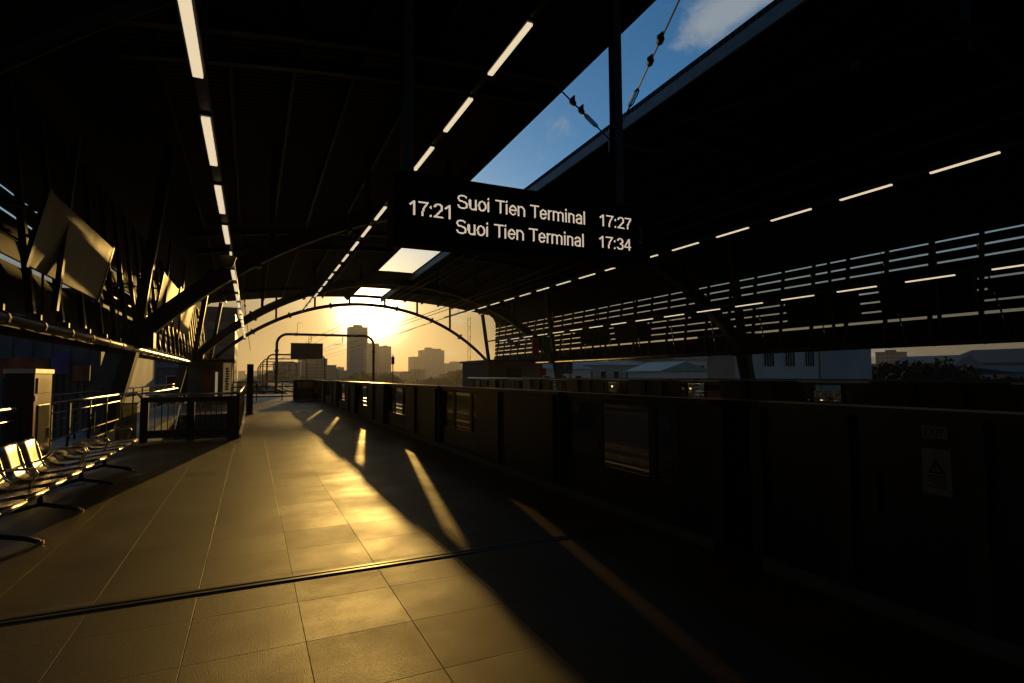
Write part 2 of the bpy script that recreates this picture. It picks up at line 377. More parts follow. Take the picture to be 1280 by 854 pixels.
# ------------------------------------------------------------------ roof
def ridge(Y): return 9.95 - .029*Y
def zr(u, Y): return ridge(Y) - .0075*u*u
SLOT = 1.45
roof = thing('station_roof', 'wide dark vaulted canopy over both platforms with a long slot open to the sky', 'roof', (CX,20,8))
Y0, Y1 = -10, 50.3
def shell(ulist, ya, yb, thick=.16, ny=1):
    mb = MB()
    for k in range(ny):
        a = ya+(yb-ya)*k/ny; b = ya+(yb-ya)*(k+1)/ny
        for u0, u1 in zip(ulist[:-1], ulist[1:]):
            mb.hexa([(CX+u0,a,zr(u0,a)),(CX+u1,a,zr(u1,a)),(CX+u1,b,zr(u1,b)),(CX+u0,b,zr(u0,b)),
                     (CX+u0,a,zr(u0,a)+thick),(CX+u1,a,zr(u1,a)+thick),(CX+u1,b,zr(u1,b)+thick),(CX+u0,b,zr(u0,b)+thick)])
    return mb
us = [SLOT + (12.0-SLOT)*i/14 for i in range(15)]
shell([-u for u in us[::-1]], Y0, Y1).build('roof_sheet', M['roof'], roof)
shell(us, Y0, Y1).build('roof_sheet', M['roof'], roof)
for a, b in ((24.5,31.0),(39.2,41.3),(41.9,45.3),(49.6,50.25)):
    shell([-SLOT+.002,0,SLOT-.002], a, b).build('slot_cover', M['roof'], roof)
for sgn in (-1,1):
    for j,(du,h) in enumerate(((.0,.34),(.10,.24),(.20,.14))):
        mb = MB(); u0 = sgn*(SLOT+du); u1 = sgn*(SLOT+du+.09)
        a, b = Y0, 50.2; ua, ub = min(u0,u1), max(u0,u1)
        mb.hexa([(CX+ua,a,zr(u0,a)-h),(CX+ub,a,zr(u0,a)-h),(CX+ub,b,zr(u0,b)-h),(CX+ua,b,zr(u0,b)-h),
                 (CX+ua,a,zr(u0,a)-.004),(CX+ub,a,zr(u0,a)-.004),(CX+ub,b,zr(u0,b)-.004),(CX+ua,b,zr(u0,b)-.004)])
        mb.build('slot_trim', M['gutter'] if sgn>0 else M['fascia'], roof)
for u in (-11,-9.6,-8.2,-6.8,-5.2,-3.6,3.6,5.2,6.8,8.2,9.6,11):
    MB().bar((CX+u,Y0,zr(u,Y0)-.11),(CX+u,50.1,zr(u,50.1)-.11), .09,.16).build('purlin', M['rib'], roof)
for Yb in (12.2, 13.4, 28, 31.2, 44):
    for sgn in (-1,1):
        path = []
        for i in range(11):
            u = sgn*(SLOT+.35 + (11.6-SLOT-.35)*i/10); path.append(((CX+u,Yb,zr(u,Yb)-.34),(0,1,0),(0,0,1)))
        MB().sweep(path, [(-.09,-.13),(.09,-.13),(.09,.13),(-.09,.13)]).build('cross_beam', M['rib'], roof)

# ------------------------------------------------------------------ arched frames
RR = 16.45
def rib_z(u): return 7.85 - (RR - math.sqrt(RR*RR-u*u))
def arch_frame(Y, depth, width, label):
    t = thing('roof_frame', label, 'arch frame', (CX,Y,0), 'arched steel frames carrying the station roof')
    path = []
    a0 = math.asin(12.05/RR)
    for i in range(49):
        a = -a0 + 2*a0*i/48; u = RR*math.sin(a); z = 7.85-RR+RR*math.cos(a)
        path.append(((CX+u,Y,z),(0,1,0),(math.sin(a),0,math.cos(a))))
    w, d = width/2, depth/2; f = .03
    if depth > .35: sect = [(-w,-d),(w,-d),(w,-d+f),(.03,-d+f),(.03,d-f),(w,d-f),(w,d),(-w,d),(-w,d-f),(-.03,d-f),(-.03,-d+f),(-w,-d+f)]
    else: sect = [(w*math.cos(2*math.pi*k/12), d*math.sin(2*math.pi*k/12)) for k in range(12)]
    MB().sweep(path, sect).build('rib', M['rib'], t, smooth=depth<=.35)
    for u in (-9.0,-6.2,-2.9,2.9,6.2,9.0):
        a = math.asin(u/RR); c = Vector((CX+u,Y,rib_z(u))); r_ = Vector((math.sin(a),0,math.cos(a))); tg = Vector((math.cos(a),0,-math.sin(a)))
        MB().bar(c-tg*.06, c+tg*.06, width+.12, depth+.18, up=r_).build('splice_plate', M['steel_dark'], t)
    for s in (-1,1):
        nx = CX+s*12.05; nz = 2.55
        MB().bar((CX+s*12.75,Y,-.6),(nx,Y,nz+.1), .30,.42, up=(0,1,0), w2=.34,h2=.50).build('leg', M['steel_dark'], t)
        MB().bar((CX+s*13.25,Y+.55,-.6),(CX+s*12.45,Y+.55,2.9), .42,.42, up=(0,1,0)).build('outer_leg', M['concrete'], t)
        MB().bar((nx,Y,nz),(CX+s*11.35,Y,zr(11.35,Y)-.1), .26,.30, up=(0,1,0)).build('strut', M['rib'], t)
        MB().bar((nx-s*.1,Y-.22,nz+.05),(nx-s*.1,Y+.22,nz+.05), .75,.55).build('node_block', M['rib'], t)
    for u in (-7.25,-4.2,-1.3,1.8,4.8,8.0) if Y > 45 else (-8.5,-5.5,-2.6,2.6,5.5,8.5):
        z0 = rib_z(u)+depth*.3; z1 = zr(u,Y)-.02
        if z1-z0 > .12: MB().box(CX+u-.08,CX+u+.08,Y-.07,Y+.07,z0,z1).build('hanger', M['rib'], t)
    return t
arch_frame(5.2, .20, .12, 'arched frame nearest the camera, crossing high at the upper left')
arch_frame(19.0, .46, .34, 'second arched frame, its left leg behind the stainless railing')
arch_frame(37.0, .46, .34, 'third arched frame, just before the far open end of the station')
arch_frame(50.0, .30, .30, 'slender last arch framing the sun and skyline at the open end of the station')
arch_frame(-8.0, .46, .34, 'arched frame behind the camera position')

# tie rods with turnbuckles
def tie_rod(p, q, spots, label):
    p, q = Vector(p), Vector(q); t = thing('tie_rod', label, 'tie rod', p, 'roof bracing rods with turnbuckles')
    d = (q-p); n = d.normalized()
    MB().tube([p,q], .020, 6).build('rod', M['cable'], t)
    for k, s in enumerate(spots):
        c = p + d*s
        if k == len(spots)-1:
            a = n.cross(Vector((0,0,1))).normalized()*.05
            MB().tube([c-n*.45, c-n*.3+a, c+n*.3+a, c+n*.45], .018, 6).tube([c-n*.45, c-n*.3-a, c+n*.3-a, c+n*.45], .018, 6).build('turnbuckle', M['cable'], t)
        else:
            MB().tube([c-n*.06, c+n*.06], .07, 8).tube([c-n*.12, c+n*.12], .04, 8).box(c.x-.012,c.x+.012,c.y-.09,c.y+.09,c.z-.02,c.z+.14).build('clamp', M['cable'], t)
    return t
tie_rod((5.2,9.9,7.98), (9.05,12.5,7.98), (.42,.53,.66), 'thin tie rod crossing the blue sky slot from the left roof edge')
tie_rod((5.6,4.9,7.98), (9.05,12.5,7.98), (.43,.52,.70), 'long tie rod with turnbuckle leaning up out of the picture over the sky slot')
tie_rod((12.5,4.9,7.9), (9.05,12.5,7.98), (.3,.4,.6), 'tie rod hidden in the dark under the right hand roof beyond the slot')
tie_rod((-.62,37,7.0), (-.14,50,3.6), (.25,.7,.45), 'slack looking tie rod with turnbuckle hanging before the last arch at left')
MB().tube([(9.05,12.5,7.7),(9.05,12.5,8.25)], .12, 12).build('x', M['cable'])
o = bpy.data.objects['x']; o.name = 'rod_hub'; tag(o, 'round steel hub where the tie rods meet behind the display post', 'hub')
tag(MB().bar((CX+SLOT+.35,12.5,8.02),(9.0,12.5,8.0),.12,.12).build('hub_bracket', M['cable']), 'short steel bracket reaching the tie rod hub from the right roof edge', 'bracket')

# ------------------------------------------------------------------ side walls: louvre bays
def louvre_bay(s, L_=6.0):
    t = thing('louvre_wall', '', 'louvre wall', (0,0,0), None, world=False)
    fa = MB()
    def prof(z): return s*(12.30 + .35*min(1,max(-.3,(z-2.45)/.9)) + .03*(z-3.4 if z>3.4 else 0))
    for (za, zb) in (((2.1,2.9) if s<0 else (2.45,2.9)),(2.9,3.38)):
        xa, xb = prof(za), prof(zb)
        fa.hexa([(xa,0.01,za),(xa+s*.06,0.01,za),(xa+s*.06,L_-.01,za),(xa,L_-.01,za),(xb,0.01,zb),(xb+s*.06,0.01,zb),(xb+s*.06,L_-.01,zb),(xb,L_-.01,zb)])
    fa.build('fascia', M['fascia'], t)
    sm = MB(); z = 3.48; hh = .345 if s<0 else .312; rl = random.Random(4 if s<0 else 9)
    while z < (4.5 if s<0 else 6.0):
        x = prof(z)
        sm.hexa([(x-s*.02,0,z),(x+s*.03,0,z),(x+s*.03,L_,z),(x-s*.02,L_,z),(x+s*.05,0,z+hh),(x+s*.10,0,z+hh),(x+s*.10,L_,z+hh),(x+s*.05,L_,z+hh)])
        for k in range(4):
            if rl.random() < (.35 if s<0 else .07): sm.box(min(x+s*.03,x+s*.06),max(x+s*.03,x+s*.06),.1+k*1.5+rl.random()*.7,.1+(k+1)*1.5,z+hh+.001,z+.374)
        z += .375
    sm.build('louvre_slats', M['louvre'], t)
    up = MB(); pts = [(prof(4.6),4.62),(prof(6.1),6.1)] if s<0 else [(prof(6.1),6.1)]; pts += [(s*12.72,6.6),(s*12.45,7.1)]
    for (xa,za),(xb,zb) in zip(pts[:-1],pts[1:]):
        up.hexa([(xa,0,za),(xa+s*.06,0,za),(xa+s*.06,L_,za),(xa,L_,za),(xb,0,zb),(xb+s*.06,0,zb),(xb+s*.06,L_,zb),(xb,L_,zb)])
    up.build('upper_panel', M['fascia'], t)
    for k in range(4):
        y = .12 + k*1.5
        a, b = prof(2.5), prof(6.2)
        MB().bar((a-s*.14,y,2.5),(b-s*.10,y,6.4), .10,.12, up=(0,1,0)).build('mullion', M['steel_dark'], t)
    for k in range(2):
        y = .9 + k*3.0
        MB().bar((prof(2.6)-s*.10,y,2.6),(prof(5.9)-s*.16,y+.9,5.9), .035,.035).build('brace', M['steel_dark'], t)
    return t
for s, side in ((-1,'left'),(1,'right')):
    proto = louvre_bay(s); km = kidmap(proto)
    grp = 'louvred wall bays along the %s side' % side
    for k in range(10):
        y = -10 + 6*k
        lb = '%s bay of the louvred side wall on the %s of the station' % (ORD[k].capitalize() if k else 'Nearest', side)
        if k == 0: proto.location = (CX,y,0); proto['label'] = lb.lower(); proto['group'] = grp
        else: c = copy_tree(proto, km, lb.lower(), (CX,y,0)); c['group'] = grp
    # solid eave strip joining the wall to the sloping roof sheet
    ms = MB()
    for a in range(-10, 50, 6):
        b = a+6
        ms.hexa([(CX+s*12.45,a,7.1),(CX+s*12.51,a,7.1),(CX+s*12.51,b,7.1),(CX+s*12.45,b,7.1),
                 (CX+s*11.95,a,zr(12,a)+.02),(CX+s*12.01,a,zr(12,a)+.02),(CX+s*12.01,b,zr(12,b)+.02),(CX+s*11.95,b,zr(12,b)+.02)])
    ms.build('eave_panel', M['fascia'], roof)

# eave pipes
for s, side in ((-1,'left'),(1,'right')):
    pz = 2.28 if s<0 else 2.46
    t = thing('eave_pipe', 'long metal pipe with clips along the %s eave' % side, 'pipe', (CX+s*12.0,20,pz))
    MB().tube([(CX+s*12.0,-9,pz),(CX+s*12.0,50,pz)], .085, 12).build('pipe', M['stainless_dull'] if s<0 else M['steel_dark'], t, smooth=True)
    for k in range(0,40):
        MB().tube([(CX+s*12.0,-8+1.45*k,pz),(CX+s*12.0,-7.94+1.45*k,pz)], .10, 10).box(CX+s*12.0-.02,CX+s*12.0+.02,-8+1.45*k,-7.94+1.45*k,pz+.09,pz+.18).build('pipe_clip', M['steel_dark'], t)

# metal boards hung in front of the louvres
def board(s, ya, yb, za, zb, label):
    t = thing('wall_board', label, 'board', (CX+s*11.6,(ya+yb)/2,za), 'metal boards hung on the side walls')
    x0 = CX+s*11.72; x1 = CX+s*11.50
    ins = s*.05
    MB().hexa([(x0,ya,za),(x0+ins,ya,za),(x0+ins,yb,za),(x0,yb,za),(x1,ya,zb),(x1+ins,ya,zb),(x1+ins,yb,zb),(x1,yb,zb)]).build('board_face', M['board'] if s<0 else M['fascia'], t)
    for y in (ya-.03, yb+.03): MB().bar((x0+s*.02,y,za-.03),(x1+s*.02,y,zb+.03),.06,.09,up=(0,1,0)).build('board_frame', M['steel_dark'], t)
    MB().bar((x0-s*.05,ya+1.0,za-.5),(x1-s*.02,ya+1.0,zb+1.2),.07,.10,up=(0,1,0)).build('front_bar', M['steel_dark'], t)
    for y in (ya+.5, yb-.5): MB().bar((x1+s*.05,y,zb-.2),(CX+s*12.5,y,zb),.05,.05).build('bracket', M['steel_dark'], t)
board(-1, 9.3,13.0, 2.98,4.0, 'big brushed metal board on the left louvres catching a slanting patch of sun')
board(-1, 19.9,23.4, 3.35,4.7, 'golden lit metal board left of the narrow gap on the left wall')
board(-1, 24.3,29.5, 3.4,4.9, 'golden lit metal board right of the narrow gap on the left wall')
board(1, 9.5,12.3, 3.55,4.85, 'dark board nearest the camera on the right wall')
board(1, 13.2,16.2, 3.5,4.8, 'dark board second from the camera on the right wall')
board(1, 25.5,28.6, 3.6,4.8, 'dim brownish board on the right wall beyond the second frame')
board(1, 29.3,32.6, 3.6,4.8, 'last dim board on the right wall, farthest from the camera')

# ------------------------------------------------------------------ strip lamps
def lamp_line(X, z, start, step, lit, n, name, width=.08):
    rail_ = tag(MB().box(X-.05,X+.05,-4,44.5,z+.03,z+.13).build('light_trunking', M['steel_dark']), 'thin dark trunking carrying the %s of strip lamps' % name, 'trunking', 'lamp trunking rails')
    for k in range(7):
        pass
    proto = thing('strip_lamp', '', 'strip lamp', (0,0,0), 'strip lamps in the %s' % name, world=False)
    MB().box(-width/2-.02,width/2+.02,-.03,lit+.03,0,.029).build('lamp_housing', M['steel_dark'], proto)
    MB().box(-width/2,width/2,0,lit,-.035,-.002).build('lamp_diffuser', M['lamp'], proto)
    km = kidmap(proto)
    for k in range(n):
        y = start + step*k
        lb = '%s lit strip lamp in the %s' % (ORD[k], name)
        if k == 0: proto.location = (X,y,z); proto['label'] = lb; c = proto
        else: c = copy_tree(proto, km, lb, (X,y,z)); 
    # hangers
    for k in range(9): MB().tube([(X,1+5*k,z+.13),(X,1+5*k,zr(X-CX,1+5*k))], .012, 5).build('suspension_wire', M['cable'], rail_)
lamp_line(-.478, 4.13, 6.286-2.24, 2.24, 1.36, 17, 'row over the left of the near platform')
lamp_line(3.34, 6.28, 6.457-2.255*2, 2.255, 1.40, 18, 'high row beside the left of the display')
lamp_line(14.66, 6.28, 6.126-2.25*2, 2.25, 1.36, 18, 'high row across the tracks')
lamp_line(18.48, 4.33, 6.71-2.24, 2.24, 1.33, 17, 'low row over the opposite platform')

# ------------------------------------------------------------------ departure display
DY = 4.2
dsp = thing('departure_display', 'long black hanging display listing two Suoi Tien Terminal departures', 'display', (2.2,DY,2.5))
x0, x1, z0, z1 = .97, 3.46, 2.52, 3.088
MB().box(x0,x1,DY,DY+.22,z0,z1).build('housing', M['black'], dsp, bevel=.008)
MB().box(x0+.03,x1-.03,DY-.006,DY-.001,z0+.03,z1-.03).build('screen', mat('screen_glass',(.003,.003,.003),.7,spec=.1), dsp)
for x in (1.10, 3.16):
    MB().box(x-.045,x+.045,DY+.06,DY+.15,z1+.002,zr(x-CX,DY)-.02).build('post', M['frame'], dsp)
    MB().box(x-.09,x+.09,DY+.02,DY+.19,z1+.001,z1+.02).build('mounting_plate', M['steel_dark'], dsp)
for x in (1.35,1.9,2.05,2.6,2.9): MB().tube([(x,DY+.1,z1),(x,DY+.1,z1+.022)],.018,8).build('bolt', M['steel_dark'], dsp)
def text_mesh(s, name, m, x, z, width, height, y, parent, dirx=(1,0,0), loc=None, up=(0,0,1), thick=.003, bold=0):
    cu = bpy.data.curves.new(name, 'FONT'); cu.body = s; cu.size = 1; cu.extrude = 0; cu.offset = bold; cu.resolution_u = 3
    ob = bpy.data.objects.new(name, cu); COL.objects.link(ob)
    dg = bpy.context.evaluated_depsgraph_get(); me = bpy.data.meshes.new_from_object(ob.evaluated_get(dg))
    bpy.data.objects.remove(ob); 
    xs = [v.co.x for v in me.vertices]; ys = [v.co.y for v in me.vertices]
    ax, bx, ay, by = min(xs), max(xs), min(ys), max(ys)
    org = Vector(loc) if loc is not None else Vector((x,y,z)); dx = Vector(dirx); up = Vector(up)
    off = Vector(parent.location)
    for v in me.vertices:
        a = (v.co.x-ax)/(bx-ax)*width; b = (v.co.y-ay)/(by-ay)*height
        v.co = org + dx*a + up*b - off
    me.materials.append(m)
    o = bpy.data.objects.new(name, me); COL.objects.link(o); o.parent = parent
    sol = o.modifiers.new('s','SOLIDIFY'); sol.thickness = thick
    return o
def arc(cx, cy, rx, ry, a0, a1, n=14):
    return [(cx+rx*math.cos(R(a0+(a1-a0)*i/n)), cy+ry*math.sin(R(a0+(a1-a0)*i/n))) for i in range(n+1)]
GL = {   # stroke letterforms: (advance width, [polylines]) cap height 1
 'S': (.68,[arc(.31,.75,.25,.20,30,180)+arc(.31,.75,.25,.22,180,270)[1:]+arc(.31,.29,.27,.24,90,-60)+arc(.31,.29,.27,.24,-60,-165)[1:]]),
 'u': (.56,[[(.07,.72),(.07,.28)]+arc(.25,.27,.18,.22,180,340),[(.44,.72),(.44,.05)]]),
 'o': (.56,[arc(.27,.38,.21,.33,0,360,22)]),
 'i': (.24,[[(.11,.72),(.11,.05)],[(.11,.98),(.11,.93)]]),
 'T': (.62,[[(.03,.95),(.57,.95)],[(.30,.95),(.30,.05)]]),
 'e': (.56,[[(.07,.40),(.46,.40)]+arc(.27,.38,.20,.33,5,320,20)]),
 'n': (.56,[[(.07,.72),(.07,.05)],arc(.25,.50,.19,.21,165,0)+[(.44,.05)]]),
 'r': (.36,[[(.07,.72),(.07,.05)],arc(.25,.48,.18,.23,170,80)]),
 'm': (.84,[[(.07,.72),(.07,.05)],arc(.23,.52,.16,.19,165,0)+[(.39,.05)],arc(.56,.52,.17,.19,165,0)+[(.73,.05)]]),
 'a': (.56,[arc(.25,.53,.18,.19,155,10)+[(.44,.05)],arc(.24,.23,.18,.18,80,300)+[(.44,.18)],[(.22,.41),(.43,.44)]]),
 'l': (.22,[[(.10,1.0),(.10,.05)]]),
 '1': (.56,[[(.12,.74),(.32,.95),(.32,.03)]]),
 '7': (.56,[[(.06,.94),(.48,.94),(.26,.45),(.20,.03)]]),
 ':': (.26,[[(.12,.70),(.12,.62)],[(.12,.10),(.12,.05)]]),
 '2': (.56,[arc(.27,.70,.20,.25,165,-35)+[(.08,.05),(.49,.05)]]),
 '3': (.56,[arc(.26,.73,.18,.22,160,-90)+arc(.26,.28,.21,.24,90,-160)]),
 '4': (.56,[[(.38,.03),(.38,.95),(.04,.30),(.50,.30)]]),
 ' ': (.30,[])}
def row(s_, xl, xr, zb, zt):
    """LED matrix lettering: lit square pixels laid on the strokes of every letter"""
    segs = []; x = 0
    for ch in s_:
        adv, lines = GL[ch]
        for ln in lines: segs += [((a[0]+x,a[1]),(b[0]+x,b[1])) for a, b in zip(ln[:-1],ln[1:])]
        x += adv
    wx = max(max(a[0],b[0]) for a,b in segs)+.06; NP = 18; sx = (xr-xl)/wx; H_ = zt-zb
    px = 1/NP; mb = MB()
    for i in range(int(wx/px)+1):
        for j in range(-1,NP+1):
            cx_, cz_ = (i+.5)*px, (j+.5)*px
            for (x0_,z0_),(x1_,z1_) in segs:
                if min(x0_,x1_)-.1 > cx_ or max(x0_,x1_)+.1 < cx_: continue
                dx, dz = x1_-x0_, z1_-z0_; L2 = dx*dx+dz*dz
                tt = 0 if L2 == 0 else max(0,min(1,((cx_-x0_)*dx+(cz_-z0_)*dz)/L2))
                if (cx_-x0_-tt*dx)**2+(cz_-z0_-tt*dz)**2 < .056**2:
                    e = .46
                    a0_, a1_ = xl+(cx_-px*e)*sx, xl+(cx_+px*e)*sx; b0_, b1_ = zb+(cz_-px*e)*H_, zb+(cz_+px*e)*H_
                    mb.quad((a0_,DY-.010,b0_),(a1_,DY-.010,b0_),(a1_,DY-.010,b1_),(a0_,DY-.010,b1_)); break
    mb.build('screen_text', M['led'], dsp)
X_ = lambda q: q*DY
Zz = lambda q: 1.48+q*DY
row('17:21', X_(.257), X_(.340), Zz(.300), Zz(.3275))
row('Suoi Tien Terminal', X_(.3545), X_(.6465), Zz(.3235), Zz(.3510))
row('Suoi Tien Terminal', X_(.3520), X_(.6425), Zz(.2740), Zz(.3015))
row('17:27', X_(.6810), X_(.7700), Zz(.3255), Zz(.3515))
row('17:34', X_(.6790), X_(.7680), Zz(.2775), Zz(.3035))
text_mesh('2', 'platform_numeral', M['dimink'], X_(.788), Zz(.297), .05, .155, DY-.012, dsp)

# ------------------------------------------------------------------ platform screen gates
def gate_module(s=1):
    """5 m module, local y 0..5, faces -X, base at z=0"""
    t = thing('platform_gate', '', 'platform gate', (0,0,0), None, world=False)
    H = 1.265
    MB().box(-.06,.16,0.004,4.996,0.002,.10).build('kick_plate', M['kerb'], t)
    for y in (.0,3.05-.001,4.0): MB().box(-.05,.15,y+.003,y+.10,.102,H-.052).build('post', M['frame'], t)
    MB().box(.0,.06,.96,1.03,.102,H-.052).build('post', M['frame'], t)
    MB().box(-.07,.17,.003,.95,H-.05,H).build('top_rail', M['frame'], t)
    MB().box(-.07,.17,3.052,4.997,H-.05,H).build('top_rail', M['frame'], t)
    MB().box(-.02,.09,.952,3.048,H-.045,H-.002).build('door_header', M['stainless_dull'] if s<0 else M['frame'], t)
    MB().box(.0,.05,.104,.948,.104,H-.054).build('fixed_panel', M['panel'], t)
    MB().box(.0,.05,4.104,4.997,.104,H-.054).build('fixed_panel', M['panel'], t)
    MB().box(-.10,.17,3.155,3.995,.104,H-.052).build('drive_cabinet', M['frame'], t, bevel=.01)
    for a, b in ((1.035,1.36),(1.362,2.27),(2.275,3.045)):
        lf = MB()
        lf.box(.02,.05,a,a+.05,.104,H-.056).box(.02,.05,b-.05,b,.104,H-.056).box(.02,.05,a+.051,b-.051,.104,.46).box(.02,.05,a+.051,b-.051,H-.11,H-.056)
        lfo = lf.build('door_leaf', M['frame'], t)
        MB().quad((.035,a+.051,.461),(.035,b-.051,.461),(.035,b-.051,H-.111),(.035,a+.051,H-.111)).build('leaf_glass', M['clear'] if 1.3<a<1.5 else M['tint'], lfo)
    return t
GX = 3.58
g = gate_module(); gk = kidmap(g)
gy0 = 10.05-2.0
ys = [gy0+5*k for k in (-3,-1,0,1,2,3,4,5)]
for k, y in enumerate(ys):
    lb = '%s module of the waist high gates along the near platform edge' % ORD[k]
    if k == 0: g.location = (GX,y,0); g['label'] = lb; g['group'] = 'near platform screen gates'; continue
    c = copy_tree(g, gk, lb, (GX,y,0))
    if abs(y-gy0) < .1:
        for ch in children(c):
            for q in children(ch):
                if q.data.materials[0] == M['clear']:
                    q.data = q.data.copy(); q.data.materials[0] = M['beam_dimming']
g2 = gate_module(-1); g2k = kidmap(g2)
for k in range(9):
    y = -8 + 5*k + 5; lb = '%s gate module on the opposite platform edge across the tracks' % ORD[k]
    if k == 0: g2.location = (14.45,y,0); g2.rotation_euler = (0,0,math.pi); g2['label'] = lb; g2['group'] = 'opposite platform screen gates'; continue
    copy_tree(g2, g2k, lb, (14.45,y,0))
tag(MB().tube([(14.3,-8,1.30),(14.3,38,1.30)], .025, 8).build('gate_top_bar', M['stainless']), 'shiny stainless bar along the top of the opposite platform gates', 'rail')
# EXIT gate at 1.2 .. 3.5
ex = thing('emergency_exit_gate', 'dark emergency exit gate with EXIT plate and triangular warning sticker', 'gate', (GX,1.0,0))
ya, yb, H = -1.4, 3.54, 1.265
MB().box(GX-.06,GX+.16,ya,yb,.002,.10).build('kick_plate', M['kerb'], ex)
for y in (-1.4, 1.62, 2.36, 3.44): MB().box(GX-.05,GX+.15,y,y+.10,.102,H-.052).build('post', M['frame'], ex)
MB().box(GX-.07,GX+.17,ya,yb,H-.05,H).build('top_rail', M['frame'], ex)
MB().box(GX,GX+.05,1.725,2.355,.104,H-.054).build('exit_door', M['panel'], ex)
MB().box(GX,GX+.05,2.465,3.435,.104,H-.054).build('fixed_panel', M['panel'], ex)
MB().box(GX,GX+.05,-1.295,1.615,.104,H-.054).build('fixed_panel', M['panel'], ex)
MB().box(GX-.03,GX-.01,2.2,2.26,.62,.85).build('door_handle', M['frame'], ex)
stk = MB().box(GX-.005,GX-.001,1.80,1.95,.78,1.04).build('warning_sticker', M['sticker'], ex)
pl = MB().box(GX-.005,GX-.001,1.81,1.945,1.10,1.17).build('exit_plate', M['sticker'], ex)
def sub(o, parent): return o
tri = MB().prism([(1.83,.90),(1.92,.90),(1.875,.985)], lambda a,b,t_: (GX-.007+t_*.0015,a,b))
tri.build('warning_triangle', M['ink'], ex)
MB().prism([(1.848,.911),(1.902,.911),(1.875,.962)], lambda a,b,t_: (GX-.0092+t_*.0015,a,b)).build('triangle_field', M['sticker'], ex)
MB().box(GX-.011,GX-.0095,1.872,1.878,.925,.95).box(GX-.011,GX-.0095,1.872,1.878,.915,.921).build('exclamation_mark', M['ink'], ex)
for z in (.88,.865,.85,.835,.82): MB().box(GX-.0065,GX-.0052,1.825,1.925-(.03 if z in (.835,) else 0),z,z+.006).build('small_print', M['ink'], ex)
text_mesh('EXIT', 'exit_lettering', M['ink'], 0,0,.10,.045, 0, ex, dirx=(0,-1,0), loc=(GX-.0075,1.928,1.113), thick=.001)

# ------------------------------------------------------------------ left of the platform: benches
def bench(low=False):
    t = thing('metal_bench', '', 'bench', (0,0,0), 'stainless seats along the left of the platform', world=False)
    n = 5; w = .56
    MB().box(-.08,.0,.05,n*w-.05,.30,.36).build('beam', M['steel_dark'], t)
    prof = [(.26,.395),(.28,.42),(.25,.445),(.10,.43),(-.08,.405),(-.17,.41),(-.215,.45),(-.25,.53),(-.29,.68),(-.315,.76),(-.33,.775),(-.35,.765)]
    if low: prof = [(.26,.395),(.28,.42),(.25,.445),(.10,.43),(-.08,.405),(-.19,.41),(-.25,.44),(-.30,.49),(-.35,.50),(-.39,.47),(-.40,.43)]
    for k in range(n):
        a, b = k*w+.012, (k+1)*w-.012
        m = MB(); th_ = .012
        P2 = prof
        for (xa,za),(xb,zb) in zip(P2[:-1],P2[1:]):
            d = Vector((xb-xa,0,zb-za)).normalized(); nn = Vector((-d.z,0,d.x))*th_
            m.quad((xa,a,za),(xb,a,zb),(xb,b,zb),(xa,b,za))
        so_ = m.build('seat', M['seat'], t, smooth=True)
        me = so_.data
        import bmesh
        bm = bmesh.new(); bm.from_mesh(me); bmesh.ops.remove_doubles(bm, verts=bm.verts, dist=1e-4); bmesh.ops.recalc_face_normals(bm, faces=bm.faces); bm.to_mesh(me); bm.free()
        for p in me.polygons: p.use_smooth = True
        md = so_.modifiers.new('s','SOLIDIFY'); md.thickness = .012
    for k in range(n+1):
        y = k*w
        MB().tube([(.27,y,.43),(.10,y,.425),(-.08,y,.40),(-.18,y,.41)]+([(-.25,y,.44),(-.30,y,.50),(-.35,y,.51),(-.40,y,.44)] if low else [(-.23,y,.47),(-.29,y,.68),(-.335,y,.785)]), .013, 6).build('seat_edge_tube', M['stainless'], t, smooth=True)
    for y in (.75, n*w-.75):
        lg = MB().tube([(-.04,y,.30),(-.04,y,.10)], .025, 8).tube([(-.42,y,.02),(-.30,y,.06),(-.04,y,.12),(.22,y,.06),(.32,y,.02)], .022, 8)
        lg.build('leg', M['steel_dark'], t, smooth=True)
        for x in (-.42,.32): MB().tube([(x,y,0),(x,y,.03)], .03, 10).build('foot', M['stainless'], t)
    for y in (0, 2*w, n*w):
        MB().tube([(-.25,y,.50),(-.10,y,.62),(.16,y,.62),(.18,y,.58),(.12,y,.43)], .014, 6).build('armrest', M['stainless'], t, smooth=True)
    return t
M['seat'] = mat('polished_seat_steel', (.60,.50,.34), .27, 1, noise=(4,.1), bump=(3,.004))
bn = bench(); bk = kidmap(bn)
bn.location = (-2.0,5.6,0); bn['label'] = 'stainless bench with backrests blazing with reflected sun at the left edge'
b2 = bench(True); b2.location = (-2.0,8.5,0); b2['label'] = 'backless stainless bench in shade between the backed bench and the stair guard'

# cabinet
cb_ = thing('equipment_cabinet', 'narrow red cabinet with glazed door standing behind the bench', 'cabinet', (-2.75,9.55,0))
MB().box(-2.86,-2.5705,9.2,9.92,0,1.54).build('cabinet_body', mat('shaded_red_enamel',(.05,.012,.008),.5,0,spec=.3), cb_, bevel=.01)  # body enamel darkened to put shade on the sides; front panel stays red
MB().box(-2.88,-2.55,9.18,9.94,1.541,1.60).build('cabinet_top', M['stainless_dull'], cb_)
MB().box(-2.57,-2.565,9.215,9.905,.05,1.53).build('front_panel', M['red'], cb_)
MB().box(-2.564,-2.552,9.36,9.80,.35,1.12).build('glazed_door', mat('door_glass_pane',(.16,.16,.11),.2), cb_, bevel=.004)
MB().box(-2.5635,-2.552,9.30,9.84,1.28,1.48).build('label_plate', mat('brass_plate',(.35,.30,.18),.3,.6), cb_)
MB().box(-2.551,-2.535,9.76,9.78,.65,.80).build('door_handle', M['stainless'], cb_)
MB().box(-2.5635,-2.555,9.23,9.30,1.18,1.25).build('sticker', M['white'], cb_)

